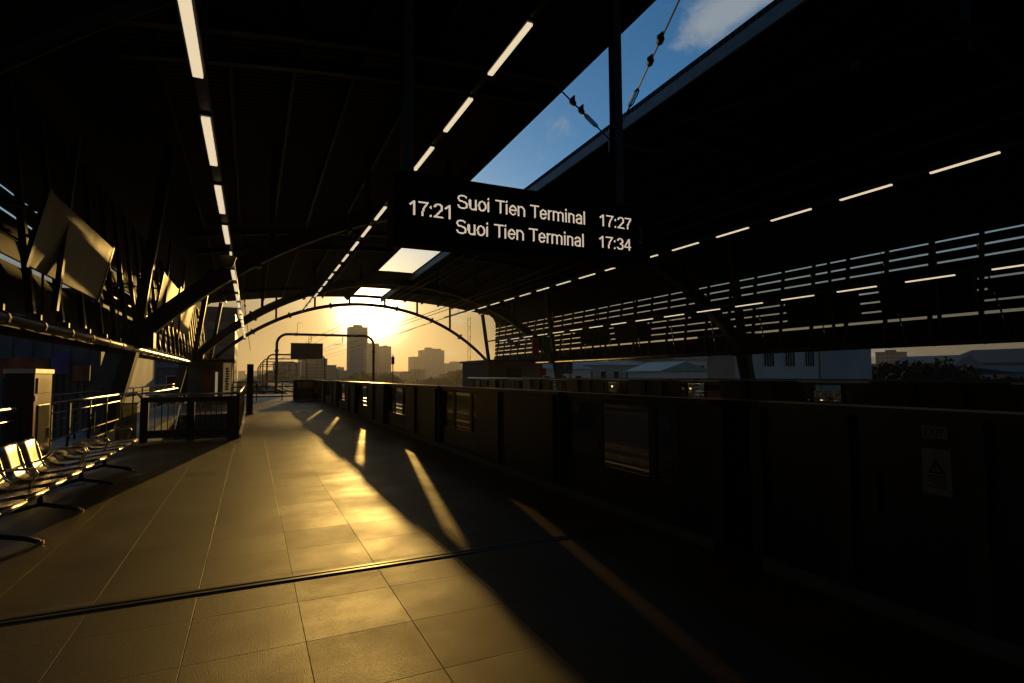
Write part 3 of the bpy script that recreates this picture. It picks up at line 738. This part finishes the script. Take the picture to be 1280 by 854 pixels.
# outer platform railing
def railing(name, pts, label, cat='railing', H=1.1, step=1.4, rails=(.35,.55,.95)):
    t = thing(name, label, cat, pts[0])
    p, q = Vector(pts[0]), Vector(pts[1]); L_ = (q-p).length; n = max(1,round(L_/step))
    MB().tube([p+Vector((0,0,H)), q+Vector((0,0,H))], .028, 10).build('top_rail', M['stainless'], t, smooth=True)
    for z in rails: MB().tube([p+Vector((0,0,z)), q+Vector((0,0,z))], .014, 8).build('rail', M['stainless'], t, smooth=True)
    for k in range(n+1):
        c = p+(q-p)*(k/n); MB().box(c.x-.02,c.x+.02,c.y-.03,c.y+.03,0,H-.03).build('post', M['steel_dark'], t)
    return t
railing('platform_railing', ((-2.68,10.0,0),(-2.68,15.1,0)), 'stainless railing between the red cabinet and the stair well')
railing('platform_railing', ((-2.68,-8,0),(-2.68,9.1,0)), 'stainless railing running behind the benches up to the red cabinet')
railing('platform_railing', ((-3.9,15.1,0),(-3.9,37,0)), 'outer stainless railing beyond the stair well', step=1.8)
railing('platform_railing', ((21.9,-8,0),(21.9,37,0)), 'outer railing at the back of the opposite platform', step=2.2)

# stair well guard: barred cross face, side rail
sg = thing('stair_guard', 'dark barred guard enclosing the stair opening, topped with a steel handrail', 'stair guard', (-1.4,15.1,0))
yy = 15.1
for a, b in ((-2.28,-2.12),(-1.36,-1.2),(-.52,-.30)): MB().box(a,b,yy-.06,yy+.06,0,1.02).build('post', M['steel_dark'], sg)
for a, b in ((-2.12,-1.36),(-1.2,-.52)):
    MB().box(a,b,yy-.03,yy+.03,.08,.26).build('bottom_panel', M['steel_dark'], sg)
    MB().box(a,b,yy-.03,yy+.03,.90,1.02).build('top_band', M['steel_dark'], sg)
    n = 6
    for k in range(1,n): 
        x = a+(b-a)*k/n; MB().box(x-.01,x+.01,yy-.01,yy+.01,.26,.90).build('bar', M['steel_dark'], sg)
MB().tube([(-2.2,yy,1.08),(-.30,yy,1.08),(-.26,yy+.1,1.09),(-.26,25.2,1.09)], .03, 10).build('handrail', M['stainless'], sg, smooth=True)
MB().box(-.30,-.27,yy+.07,25.2,.06,1.0).build('side_panel', M['panel'], sg)
MB().box(-.265,-.20,yy+.1,25.2,.0,.08).build('kerb_strip', M['stainless_dull'], sg)
for k in range(8):
    y = 15.2+k*1.42; MB().box(-.325,-.245,y-.03,y+.03,0,1.06).build('side_post', M['steel_dark'], sg)
MB().tube([(-2.6,15.3,1.05),(-2.6,25.2,1.05)], .025, 8).build('handrail', M['stainless'], sg, smooth=True)
gp = thing('glass_screen', 'low yellowish glass screen between the railing and the barred stair guard', 'glass screen', (-2.5,14.95,0))
MB().box(-2.72,-2.32,14.94,14.952,.10,.88).build('glass_pane', M['railglass'], gp)
MB().box(-2.74,-2.30,14.93,14.965,.88,.91).box(-2.74,-2.30,14.93,14.965,.06,.09).build('pane_frame', M['steel_dark'], gp)
MB().tube([(-2.68,15.0,1.1),(-2.35,15.05,1.12),(-2.25,15.05,1.0)], .028, 10).build('rail_end', M['stainless'], gp, smooth=True)

# lift enclosure with poster
lf = thing('lift_enclosure', 'small grey lift enclosure with a golden poster and red door panel', 'lift', (-2,35,0))
MB().box(-3.1,-1.0,34.4,37.2,0,2.32).build('enclosure_walls', M['concrete'], lf)
MB().box(-3.25,-.85,34.2,37.4,2.32,2.45).build('roof', M['steel_dark'], lf)
po = MB().box(-1.42,-1.03,34.36,34.396,.35,2.25).build('poster_panel', mat('glowing_poster',(.62,.46,.22),.6,0,emit=(1,.62,.25),es=.22), lf)  # poster face is given a faint warm glow of its own
pic = MB(); random.seed(3)
for k in range(9):
    z = .75+k*.14; pic.box(-1.33+random.random()*.05,-1.12-random.random()*.05,34.350,34.355,z,z+.11)
pic.build('poster_print', M['ink'], lf)
MB().box(-2.35,-1.95,34.37,34.396,.2,2.0).build('red_door', M['red'], lf)
MB().box(-1.80,-1.68,34.37,34.396,.3,1.75).build('lit_window', mat('lit_pane',(.5,.45,.35),.4,0,emit=(1,.75,.42),es=.5), lf)

# sign post left of the floor
sp_ = thing('platform_post', 'lone dark square post standing on the platform beyond the stair guard', 'post', (-.05,24.3,0))
MB().box(-.17,.07,24.2,24.4,.02,1.98).build('shaft', M['steel_dark'], sp_, bevel=.01)
MB().box(-.24,.14,24.13,24.47,0,.02).build('base_plate', M['steel_dark'], sp_)

# far end objects on near platform
eb = thing('end_cabinet', 'squat dark equipment cabinet by the far end of the near platform', 'cabinet', (3,37,0))
MB().box(2.35,4.9,36.6,37.2,0,1.28).build('cabinet_body', M['panel'], eb, bevel=.02)
MB().box(2.55,4.4,36.56,36.596,.78,1.15).build('pale_panel', M['rust'], eb)
MB().box(2.35,4.9,36.5,36.59,0,.06).build('plinth', M['stainless'], eb)

# suspended camera on the left lamp row
sc_ = thing('security_camera', 'small dome camera hanging under the left lamp row', 'security camera', (-.478,12.1,4.0))
MB().tube([(-.478,12.3,4.1),(-.478,12.3,3.86)], .03, 8).build('stem', M['steel_dark'], sc_)
MB().tube([(-.478,12.3,3.88),(-.478,12.3,3.74),(-.478,12.3,3.66)], .16, 14, r2=.08).build('dome_housing', M['board'], sc_, smooth=True)

# ------------------------------------------------------------------ opposite platform furniture
t = thing('station_room', 'plain dark service room at the far end of the opposite platform', 'service room', (18,44,0))
MB().box(16.8,21.6,40,46,0,2.55).build('room_walls', M['concrete'], t)
MB().box(16.6,21.8,39.8,46.2,2.55,2.7).build('roof', M['steel_dark'], t)
MB().box(18.3,19.6,39.96,39.996,.1,2.0).build('door', M['panel'], t)
t = thing('blue_notice_board', 'dark blue notice board with white marks on the opposite platform', 'notice board', (19.5,33.4,0))
xx = 18.8; ybd = 32.8
fr_ = MB().box(xx,xx+1.25,ybd,ybd+.08,1.55,2.35).build('board_panel', M['bluesign'], t)
MB().box(xx+.58,xx+.66,ybd-.012,ybd-.002,1.85,2.2).box(xx+.35,xx+.9,ybd-.012,ybd-.002,2.1,2.15).box(xx+.15,xx+.4,ybd-.012,ybd-.002,1.70,1.80).box(xx+.52,xx+.72,ybd-.012,ybd-.002,1.70,1.80).box(xx+.85,xx+1.1,ybd-.012,ybd-.002,1.70,1.80).build('white_marks', M['sticker'], t)
for x in (xx+.1,xx+1.1): MB().box(x,x+.06,ybd+.09,ybd+.15,0,2.3).build('post', M['steel_dark'], t)
t = thing('red_notice_board', 'small dark red board left of the blue notice board', 'notice board', (17.7,33.5,0))
MB().box(17.75,18.25,33.3,33.36,1.45,1.95).build('board_panel', M['redsign'], t)
MB().box(17.97,18.03,33.37,33.43,0,1.9).build('post', M['steel_dark'], t)
for i,(y,c,lb) in enumerate(((33.5,'redsign','hanging red banner sign in the dark under the right roof'),(31.9,None,'hanging dark green banner sign beside the red one'))):
    t = thing('hanging_sign', lb, 'hanging sign', (17.6,y,3))
    m_ = M['redsign'] if c else mat('green_sign',(.02,.14,.04),.5)
    MB().box(17.3,17.8,y,y+.06,2.75,4.0).build('sign_panel', m_, t)
    for x in (17.4,17.7): MB().tube([(x,y+.03,4.0),(x,y+.03,zr(8.5,y)-.02)], .015, 6).build('hanger', M['cable'], t)
bo = thing('metal_bench_opposite', '', 'bench')
bpy.data.objects.remove(bo)
for k, y in enumerate((6,13,22,29)):
    c = copy_tree(bn, bk, '%s dark bench at the back of the opposite platform' % ORD[k], (20.6,y+2.8,0), math.pi); c['group'] = 'benches on the opposite platform'

# ------------------------------------------------------------------ catenary portals, wires, sign
def portal(Y, w, top, k):
    t = thing('catenary_portal', '%s round cornered steel portal straddling the tracks beyond the station' % ORD[k], 'portal', (CX,Y,-1.3), 'catenary portals over the viaduct')
    r = 1.3; pts = [(CX-w,Y,-1.3)]
    for i in range(9):
        a = math.pi - i*math.pi/2/8; pts.append((CX-w+r+r*math.cos(a),Y,top-r+r*math.sin(a)))
    for i in range(9):
        a = math.pi/2 - i*math.pi/2/8; pts.append((CX+w-r+r*math.cos(a),Y,top-r+r*math.sin(a)))
    pts.append((CX+w,Y,-1.3))
    MB().tube(pts, .17, 12).build('portal_tube', M['rib'], t, smooth=True)
    for s in (-1,1):
        MB().tube([(CX+s*w,Y,top-2.3),(CX+s*w,Y,top-2.0)], .24, 12).build('flange', M['rib'], t)
        MB().tube([(CX+s*w,Y,-1.3),(CX+s*w,Y,-1.0)], .30, 12).build('foot_flange', M['rib'], t)
        MB().tube([(CX+s*(w-r-.9),Y,top),(CX+s*(w-r-1.1),Y,top)], .23, 12).build('sleeve', M['rib'], t)
        MB().tube([(CX+s*2,Y,top),(CX+s*2,Y,6.3-.3 if top>6.2 else top-.5)], .05, 6).build('dropper_post', M['rib'], t)
        MB().tube([(CX+s*2,Y,top-1.0),(CX+s*2-1.2,Y,5.6)], .03, 6).tube([(CX+s*2,Y,5.75),(CX+s*2-1.3,Y,5.62)], .025, 6).build('registration_arm', M['cable'], t)
    return t
PY = [(77,6.15,6.95),(132,6.0,6.3),(178,6.1,6.7),(222,6.2,6.9),(270,6.2,6.9),(330,6.2,6.9)]
for k,(Y,wd,tp) in enumerate(PY): portal(Y,wd,tp,k)
py = [-8]+[p[0] for p in PY]
for i, x in enumerate((7.0,11.0)):
    nm = ('near','far')[i]
    cw = MB().tube([(x,-8,5.6),(x,330,5.6)], .022, 5)
    tag(cw.build('contact_wire', M['cable']), 'straight contact wire over the %s track' % nm, 'wire')
    ms = MB()
    pts = []
    for a, b in zip(py[:-1],py[1:]):
        for q in range(8):
            f = q/8; pts.append((x,a+(b-a)*f,6.55-.75*4*f*(1-f)*(b-a)/85))
    pts.append((x,330,6.55)); ms.tube(pts, .022, 5)
    for a, b in zip(py[:-1],py[1:]):
        for q in range(1,8): f = q/8; ms.tube([(x,a+(b-a)*f,5.6),(x,a+(b-a)*f,6.55-.75*4*f*(1-f)*(b-a)/85)], .009, 4)
    tag(ms.build('messenger_wire', M['cable']), 'sagging messenger wire with droppers above the %s track' % nm, 'wire')
tag(MB().tube([(14.66,44,6.33),(15.1,77,6.2),(15.1,200,6.2)], .03, 5).build('feeder_cable', M['cable']), 'feeder cable slanting out of the station to the first portal at right', 'wire')
tag(MB().tube([(13.4,46,5.9),(14.2,77,5.4),(14.2,200,5.4)], .02, 5).build('feeder_cable', M['cable']), 'thinner cable just under the feeder cable at right', 'wire')
t = thing('hanging_billboard', 'flat dark rectangular board seen hanging below the first portal', 'billboard', (6.5,76.8,3.8))
MB().box(4.5,8.45,76.6,76.75,3.78,5.75).build('board_panel', M['frame'], t)
MB().box(4.42,8.53,76.58,76.77,3.72,3.775).box(4.42,8.53,76.58,76.77,5.755,5.81).build('board_frame', M['steel_dark'], t)
MB().tube([(6.7,76.7,5.8),(6.7,76.7,6.85)], .04, 6).build('hanger', M['cable'], t)
t = thing('antenna_mast', 'thin hooked mast standing on top of the first portal', 'mast', (5.4,77,7.1))
MB().tube([(5.3,77,7.1),(5.3,77,8.35),(5.45,77,8.5),(5.7,77,8.5),(5.75,77,8.3)], .03, 6).build('mast_tube', M['cable'], t)
t = thing('signal_mast', 'slim signal mast beside the right leg of the first portal', 'mast', (17,73,-1.3))
MB().tube([(16.9,73,-1.3),(16.9,73,4.3)], .07, 8).build('mast_tube', M['steel_dark'], t)
MB().box(16.72,17.08,72.85,73.1,3.0,4.0).build('signal_head', M['black'], t)
t = thing('lattice_mast', 'thin lattice mast with cables just left of the last right hand column', 'mast', (19,52,-1.3))
for dx in (0,.28): MB().tube([(19.2+dx,51,0),(19.2+dx,51,7.2)], .02, 5).build('mast_leg', M['cable'], t)
lt = MB()
for k in range(14): lt.tube([(19.2,51,.3+.5*k),(19.48,51,.8+.5*k if k%2 else .3+.5*k)], .012, 4)
lt.build('lattice', M['cable'], t)

# ------------------------------------------------------------------ the city
def az_building(x0r, x1r, topr, Y, depth, m, label, cat='building', extra=0, group=None, name='tower_block', base=-12):
    """x0r,x1r = X/Y ratios, topr = height ratio at distance Y"""
    xa, xb = x0r*Y, x1r*Y; zt = 1.48+topr*Y
    t = thing(name, label, cat, ((xa+xb)/2,Y,base), group)
    MB().box(xa,xb,Y,Y+depth,base,zt).build('facade', m, t)
    w = xb-xa
    MB().box(xa-.2,xb+.2,Y-.2,Y+depth+.2,zt,zt+1.0).build('parapet', M['concrete'], t)
    random.seed(int(Y*7+xa))
    for k in range(extra):
        a = xa+w*(.1+.6*random.random()); b = a+w*.22; MB().box(a,b,Y+2,Y+depth*.6,zt+1.0,zt+1.0+w*.06+random.random()*w*.06).build('plant_room', M['concrete'], t)
    return t
B = az_building
tw = B(.1545,.1864,.0865,1200,36,FAC[1],'tallest slab tower on the skyline, directly beneath the sun',extra=2)
MB().box(.166*1200,.176*1200,1210,1225,106.6,110.5).build('crown', M['concrete'], tw)
MB().tube([(.171*1200,1215,110),(.171*1200,1215,116)], .4, 6).build('roof_mast', M['cable'], tw)
B(.1875,.2065,.0575,1350,40,FAC[3],'broad mid height block just right of the tallest tower',extra=1)
B(.2075,.2285,.0530,1420,40,FAC[1],'stepped block at the right end of the cluster beside the tallest tower',extra=1)
B(.2665,.2900,.0345,1500,40,FAC[0],'lower left wing of the twin stepped block right of centre')
B(.2860,.3290,.0470,1560,45,FAC[1],'wide stepped block standing alone right of centre on the skyline',extra=3)
B(.3300,.3420,.0225,1650,30,FAC[2],'small block touching the right flank of the wide stepped block')
B(.345,.358,.0260,1700,30,FAC[1],'slim block, first of three similar ones at right of the skyline')
B(.3635,.3780,.0260,1720,30,FAC[3],'slim block, second of three similar ones at right of the skyline')
B(.385,.402,.0215,1650,30,FAC[2],'slim block, third of three similar ones at right of the skyline')
B(.036,.0740,.0215,420,60,FAC[1],'long bluish grey block behind the portals at the left of the skyline')
B(.0760,.1180,.0290,640,50,FAC[3],'tall pale grey block partly behind the hanging billboard',extra=1)
B(.1190,.1330,.0180,700,40,FAC[2],'lower cream block right of the hanging billboard')
B(.1350,.1460,.0150,1500,40,FAC[0],'small far block in the gap left of the tallest tower',extra=1)
random.seed(21)
xs = -.02
k = 0
while xs < .60:
    w_ = random.uniform(.008,.022); Yb = random.uniform(700,2400); h_ = random.uniform(.003,.0125)
    B(xs,xs+w_,h_,Yb,random.uniform(20,50),random.choice(FAC),'%s low city block counted from the left end of the skyline' % ('first' if k==0 else ORD[k]),group='low blocks along the skyline',name='city_block')
    xs += w_*random.uniform(.7,1.1); k += 1
# right hand side, seen under the eave
B(1.712,1.785,.060,330,16,FAC[1],'lone pale tower above the dark trees at far right',extra=1)
B(1.60,1.695,.0235,300,20,mat('green_hoarding',(.03,.12,.08),.7),'low dark green box building right of the white house',name='shed')
B(2.12,2.30,.042,1300,60,FAC[0],'hazy wide block low behind the far right roofs',extra=2)
# white house with louvred windows
wh = thing('white_house', 'white house with barred windows and a blank white gable seen under the right eave', 'house', (36,26.5,-12))
M['wallwhite'] = mat('white_render', (.60,.59,.56), .8, 0, noise=(.5,.12), bump=(6,.01))
MB().box(28.0,36.3,26.0,28.4,-12,3.9).build('house_walls', M['wallwhite'], wh)
MB().box(36.31,42.6,26.4,31,-12,3.7).build('gable_block', mat('grey_render',(.42,.42,.42),.85,0,noise=(.5,.15)), wh)
MB().box(27.6,36.6,25.6,28.8,3.9,4.1).build('roof_edge', M['concrete'], wh)
def window(x, w_, z0_, z1_, parent, yf=26.0):
    f = MB().box(x-.06,x,yf-.06,yf-.002,z0_-.06,z1_+.06).box(x+w_,x+w_+.06,yf-.06,yf-.002,z0_-.06,z1_+.06).box(x,x+w_,yf-.06,yf-.002,z0_-.06,z0_).box(x,x+w_,yf-.06,yf-.002,z1_,z1_+.06)
    n = 4
    for k in range(1,n): f.box(x+w_*k/n-.018,x+w_*k/n+.018,yf-.05,yf-.02,z0_,z1_)
    fo = f.build('window', M['white'], parent)
    MB().box(x,x+w_,yf-.015,yf-.003,z0_,z1_).build('pane', M['ink'], fo)
for x in (28.6,30.6,32.6,34.6): window(x,.95,1.95,3.1,wh)
for x in (29.0,31.2,33.4,35.3): MB().box(x,x+.22,25.93,25.998,.3,.7).build('vent', M['ink'], wh)
MB().box(28.0,36.3,25.9,25.998,.0,.08).build('ledge', M['concrete'], wh)
MB().tube([(36.1,25.9,-3),(36.1,25.9,3.8)], .07, 8).build('drain_pipe', M['stainless_dull'], wh)
def house(x, y, w_, d, zt, wallm, roofm, label, gable=1.6, axis='x'):
    t = thing('low_house', label, 'house', (x+w_/2,y,-12))
    MB().box(x,x+w_,y,y+d,-12,zt).build('house_walls', wallm, t)
    e = .5
    if axis == 'x':
        MB().prism([(y-e,zt),(y+d+e,zt),(y+d/2,zt+gable)], lambda a,b,t_: (x-e+(w_+2*e)*t_,a,b)).build('roof', roofm, t)
    else:
        MB().prism([(x-e,zt),(x+w_+e,zt),(x+w_/2,zt+gable)], lambda a,b,t_: (a,y-e+(d+2*e)*t_,b)).build('roof', roofm, t)
    n = max(1,int(w_/2.4))
    for k in range(n*2):
        xx_ = x+.8+(k%n)*(w_-1)/n; zt_ = zt; zt = zt_ - (2.6 if k>=n else 0)
        if zt_ > 0: f = MB().box(xx_,xx_+1.2,y-.06,y-.003,zt-2.2,zt-.9).build('window', M['white'], t); MB().box(xx_+.08,xx_+1.12,y-.08,y-.062,zt-2.12,zt-.98).build('pane', M['ink'], f)
        zt = zt_
    return t
M['bluetin'] = mat('blue_tin', (.022,.03,.045), .7, 0); M['greytin'] = mat('grey_tin', (.16,.165,.17), .6, .1); M['redtile'] = mat('red_tile', (.16,.05,.035), .7)
M['darkwall'] = mat('dark_render', (.14,.13,.13), .85); M['bluewall'] = mat('blue_render', (.12,.17,.25), .7)
house(78,33,14,9,1.5,M['bluewall'],M['bluetin'],'blue walled house with tin roof at the far right edge',.8)
house(110,44,22,12,3.0,M['darkwall'],M['bluetin'],'taller dark house with steep blue roof cut by the right edge',2.6,'y')
house(66,30,7,6,-.4,M['darkwall'],M['redtile'],'low red roofed house half lost in the dark trees at right',1.6,'y')
house(92,46,9,8,2.2,M['white'],M['greytin'],'small pale house with gable between the trees and the blue roofs',1.9,'y')
# mid right strip 640..920 px
house(37,70,9,10,2.3,M['wallwhite'],M['greytin'],'pale house just left of the blue notice board across the tracks',1.0)
house(47,74,16,12,3.0,mat('pale_blue_render',(.30,.32,.32),.8),M['greytin'],'long pale blue house behind the middle of the opposite platform',.8)
house(49,58,8,7,1.9,M['wallwhite'],mat('teal_tin',(.10,.30,.30),.5),'low house with teal roof before the long pale blue house',1.3,'y')
house(64,72,12,12,3.9,M['wallwhite'],M['redtile'],'white two storey house left of the right hand columns',1.0)
house(47,112,9,10,3.2,FAC[0],M['greytin'],'far pale house behind the red notice board',1.2)
B(.575,.66,.019,330,30,FAC[0],'white terraced block above the opposite platform, left part',extra=2)
B(.70,.86,.023,300,30,FAC[2],'cream terraced block above the opposite platform, right part',extra=3)
B(.90,.99,.040,210,25,FAC[1],'grey block behind the right hand columns',extra=1)

# left hand side, under the left eave
t = thing('grey_warehouse', 'grey ribbed warehouse wall with red and purple hoardings at far left', 'warehouse', (-20,41,-12))
MB().box(-34,-8.3,41,62,-12,6.4).build('warehouse_wall', mat('ribbed_grey_wall',(.13,.14,.16),.7,0,noise=(.5,.5)), t)
MB().box(-34.4,-7.9,40.6,62.4,6.4,6.8).build('roof_edge', M['steel_dark'], t)
for k in range(8): MB().box(-15.2+.9*k,-15.15+.9*k,40.94,40.997,-2,6.3).build('wall_rib', M['concrete'], t)
for i,(a,b,z0_,z1_,c) in enumerate(((-12.6,-10.4,1.5,2.6,(.40,.07,.02)),(-10.3,-9.5,1.7,3.0,(.10,.06,.28)),(-13.6,-12.8,2.6,3.6,(.05,.15,.10)),(-9.3,-8.5,1.3,2.2,(.30,.07,.03)))):
    t = thing('hoarding', ('large orange red hoarding board at far left behind the cabinet','purple hoarding board standing right of the orange red one','dark green board highest at far left under the eave','small red brown board nearest the concrete leg')[i], 'hoarding', ((a+b)/2,39.5,-12))
    MB().box(a,b,39.5,39.6,z0_,z1_).build('board_panel', mat('hoarding_paint',c,.6,0,noise=(1.6,.8)), t)
    for x in (a+.2,b-.3): MB().box(x,x+.1,39.6,39.7,-12,z1_).build('post', M['steel_dark'], t)
t = thing('dark_apartment_block', 'tall dark apartment block filling the gap under and beyond the left eave', 'building', (-11,92,-12))
MB().box(-20,-2.35,92,110,-12,11.0).build('facade', FAC[3], t)
MB().box(-20.3,-2.1,91.7,110.3,11.0,11.8).build('parapet', M['concrete'], t)
house(-12.3,73,6.6,9,2.55,M['bluewall'],M['bluetin'],'shed with deep blue wall and roof seen under the left eave',.7,'x')
t = thing('curved_roof_shed', 'low shed with shining curved tin roof left of the lift', 'shed', (-13,60,-12))
MB().box(-19,-10,64,70,-12,-.4).build('shed_walls', M['darkwall'], t)
cr_ = MB()
for k in range(12):
    a0_ = k/12*math.pi; a1_ = (k+1)/12*math.pi
    cr_.quad((-19.3,67-3.4*math.cos(a0_),-.4+1.3*math.sin(a0_)),(-9.7,67-3.4*math.cos(a0_),-.1+1.3*math.sin(a0_)),(-9.7,67-3.4*math.cos(a1_),-.1+1.3*math.sin(a1_)),(-19.3,67-3.4*math.cos(a1_),-.4+1.3*math.sin(a1_)))
cr_.build('curved_roof', M['stainless'], t, smooth=True)

# ------------------------------------------------------------------ trees
leafm = mat('leaves', (.04,.055,.02), .8, 0, noise=(.6,.5), spec=.15); bark = mat('bark', (.10,.08,.06), .9)
def tree(x, y, h, r, label, seed, base=-12, group='dark trees below the right eave'):
    rnd = random.Random(seed)
    t = thing('leafy_tree', label, 'tree', (x,y,base), group)
    top = base+h
    tr = MB().tube([(x,y,base),(x+.2,y,base+h*.45),(x+.1,y+.2,top-r*.8)], .35, 8, r2=.12)
    for k in range(6):
        a = rnd.random()*6.28; z = base+h*(.4+.08*k); tr.tube([(x+.15,y,z),(x+math.cos(a)*r*.5,y+math.sin(a)*r*.5,z+r*.45),(x+math.cos(a)*r*.8,y+math.sin(a)*r*.8,z+r*.7)], .13, 5, r2=.03)
    tr.build('trunk', bark, t, smooth=True)
    cr2 = MB(); clumps = []
    for k in range(16):
        a = rnd.random()*6.28; q = rnd.random()**.5*r*.8; clumps.append((x+math.cos(a)*q,y+math.sin(a)*q,top-r*.9+rnd.uniform(-.7,.75)*r*(1-q/r*.5), r*rnd.uniform(.22,.42)))
    for (cx_,cy_,cz_,cr3) in clumps:
        for q in range(120):
            v = Vector((rnd.gauss(0,1),rnd.gauss(0,1),rnd.gauss(0,1))).normalized()*cr3*rnd.uniform(.5,1.08)
            c = Vector((cx_,cy_,cz_))+Vector((v.x,v.y,v.z*.75)); a = Vector((rnd.uniform(-1,1),rnd.uniform(-1,1),rnd.uniform(-1,1))).normalized(); b = a.cross(Vector((rnd.uniform(-1,1),rnd.uniform(-1,1),rnd.uniform(-1,1)))).normalized()
            s_ = rnd.uniform(.14,.30)
            cr2.quad(c-a*s_, c-b*s_*.6, c+a*s_, c+b*s_*.6)
    cr2.build('crown', leafm, t)
for k,(x,y,h,r) in enumerate(((47,27,13.2,3.0),(52,29,13.4,3.2),(57,30,13.8,3.6),(63,32,13.7,3.4),(69,36,13.0,3.2),(76,37,12.8,3.0),(44,22,11.6,2.6),(53,24,12.0,3.0),(62,26,12.2,3.0),(50,34,13.3,3.0),(60,36,13.6,3.2),(66,40,13.9,3.4),(74,44,13.7,3.2),(80,44,13.2,3.0))):
    tree(x,y,h+1.3,r,'%s leafy dark tree counted from the white house towards the right' % ('first' if k==0 else ORD[k]), 50+k)
for k,(x,y,h,r) in enumerate(((40,58,12.4,3.0),(44,60,12.8,3.2),(55,60,13.4,3.4),(60,61,13.0,3.0))):
    tree(x,y,h,r,'%s dark green tree among the houses across the tracks' % ('first' if k==0 else ORD[k]), 90+k, group='trees among the houses across the tracks')
for k,(x,y,h,r) in enumerate(((-14,52,12.6,3.0),(-18,55,12.8,3.2),(-9,75,13.6,3.4),(-24,54,12.5,3.0))):
    tree(x,y,h,r,'%s dark tree under the left eave' % ('first' if k==0 else ORD[k]), 120+k, group='trees below the left eave')
rw = random.Random(31); pal = [mat('house_paint',c,.8,0,noise=(.7,.25)) for c in ((.42,.41,.38),(.36,.31,.24),(.28,.29,.30),(.20,.24,.23))]
pl_ = ['pale','cream','grey','dusky green']; rf_ = [M['greytin'],M['redtile'],M['bluetin']]; rn_ = ['grey tin','red tiled','dark blue']
for k in range(12):
    f = .44+.052*k; Y = rw.uniform(80,125); i = rw.randrange(4); j = rw.randrange(3); wd = .05*Y*rw.uniform(.7,1.2)
    house(f*Y,Y,wd,8,1.48+Y*rw.uniform(.006,.024),pal[i],rf_[j],'%s small house from the left across the tracks, %s with %s roof' % (ORD[k].replace('nearest','first'),pl_[i],rn_[j]),rw.uniform(.6,1.3),rw.choice('xy'))
# far tree belt along the foot of the skyline
rnd = random.Random(5); tb = MB()
for k in range(9000):
    f = rnd.uniform(-.05,.55); Y = rnd.uniform(330,900)
    h = -12+ (10+5*math.sin(f*40)+3*math.sin(f*97+Y*.01))*rnd.random()**.6
    c = Vector((f*Y,Y,h)); s_ = rnd.uniform(1.2,2.8)
    a = Vector((rnd.uniform(-1,1),rnd.uniform(-.4,.4),rnd.uniform(-1,1))).normalized(); b = a.cross(Vector((rnd.uniform(-.3,.3),1,rnd.uniform(-.3,.3)))).normalized()
    tb.quad(c-a*s_, c-b*s_*.7, c+a*s_, c+b*s_*.7)
o = tb.build('tree_belt', leafm); o['kind'] = 'stuff'; o['label'] = 'hazy belt of tree tops at the foot of the skyline'; o['category'] = 'trees'

# ------------------------------------------------------------------ haze
hz = MB().box(-2600,3200,-60,2700,-13,135).build('haze', M['concrete']); hz['kind'] = 'stuff'; hz['label'] = 'thin golden evening haze over the city'; hz['category'] = 'haze'
hm = bpy.data.materials.new('haze_air'); hm.use_nodes = True; nt = hm.node_tree; nt.nodes.remove(nt.nodes['Principled BSDF'])
pv = nt.nodes.new('ShaderNodeVolumePrincipled'); pv.inputs['Density'].default_value = .00014; pv.inputs['Anisotropy'].default_value = .55
pv.inputs['Color'].default_value = (.95,.93,.90,1)
nt.links.new(pv.outputs[0], nt.nodes['Material Output'].inputs['Volume'])
hz.data.materials.clear(); hz.data.materials.append(hm)

for o in bpy.data.objects:
    for k_ in ('_world','_off'):
        if k_ in o: del o[k_]
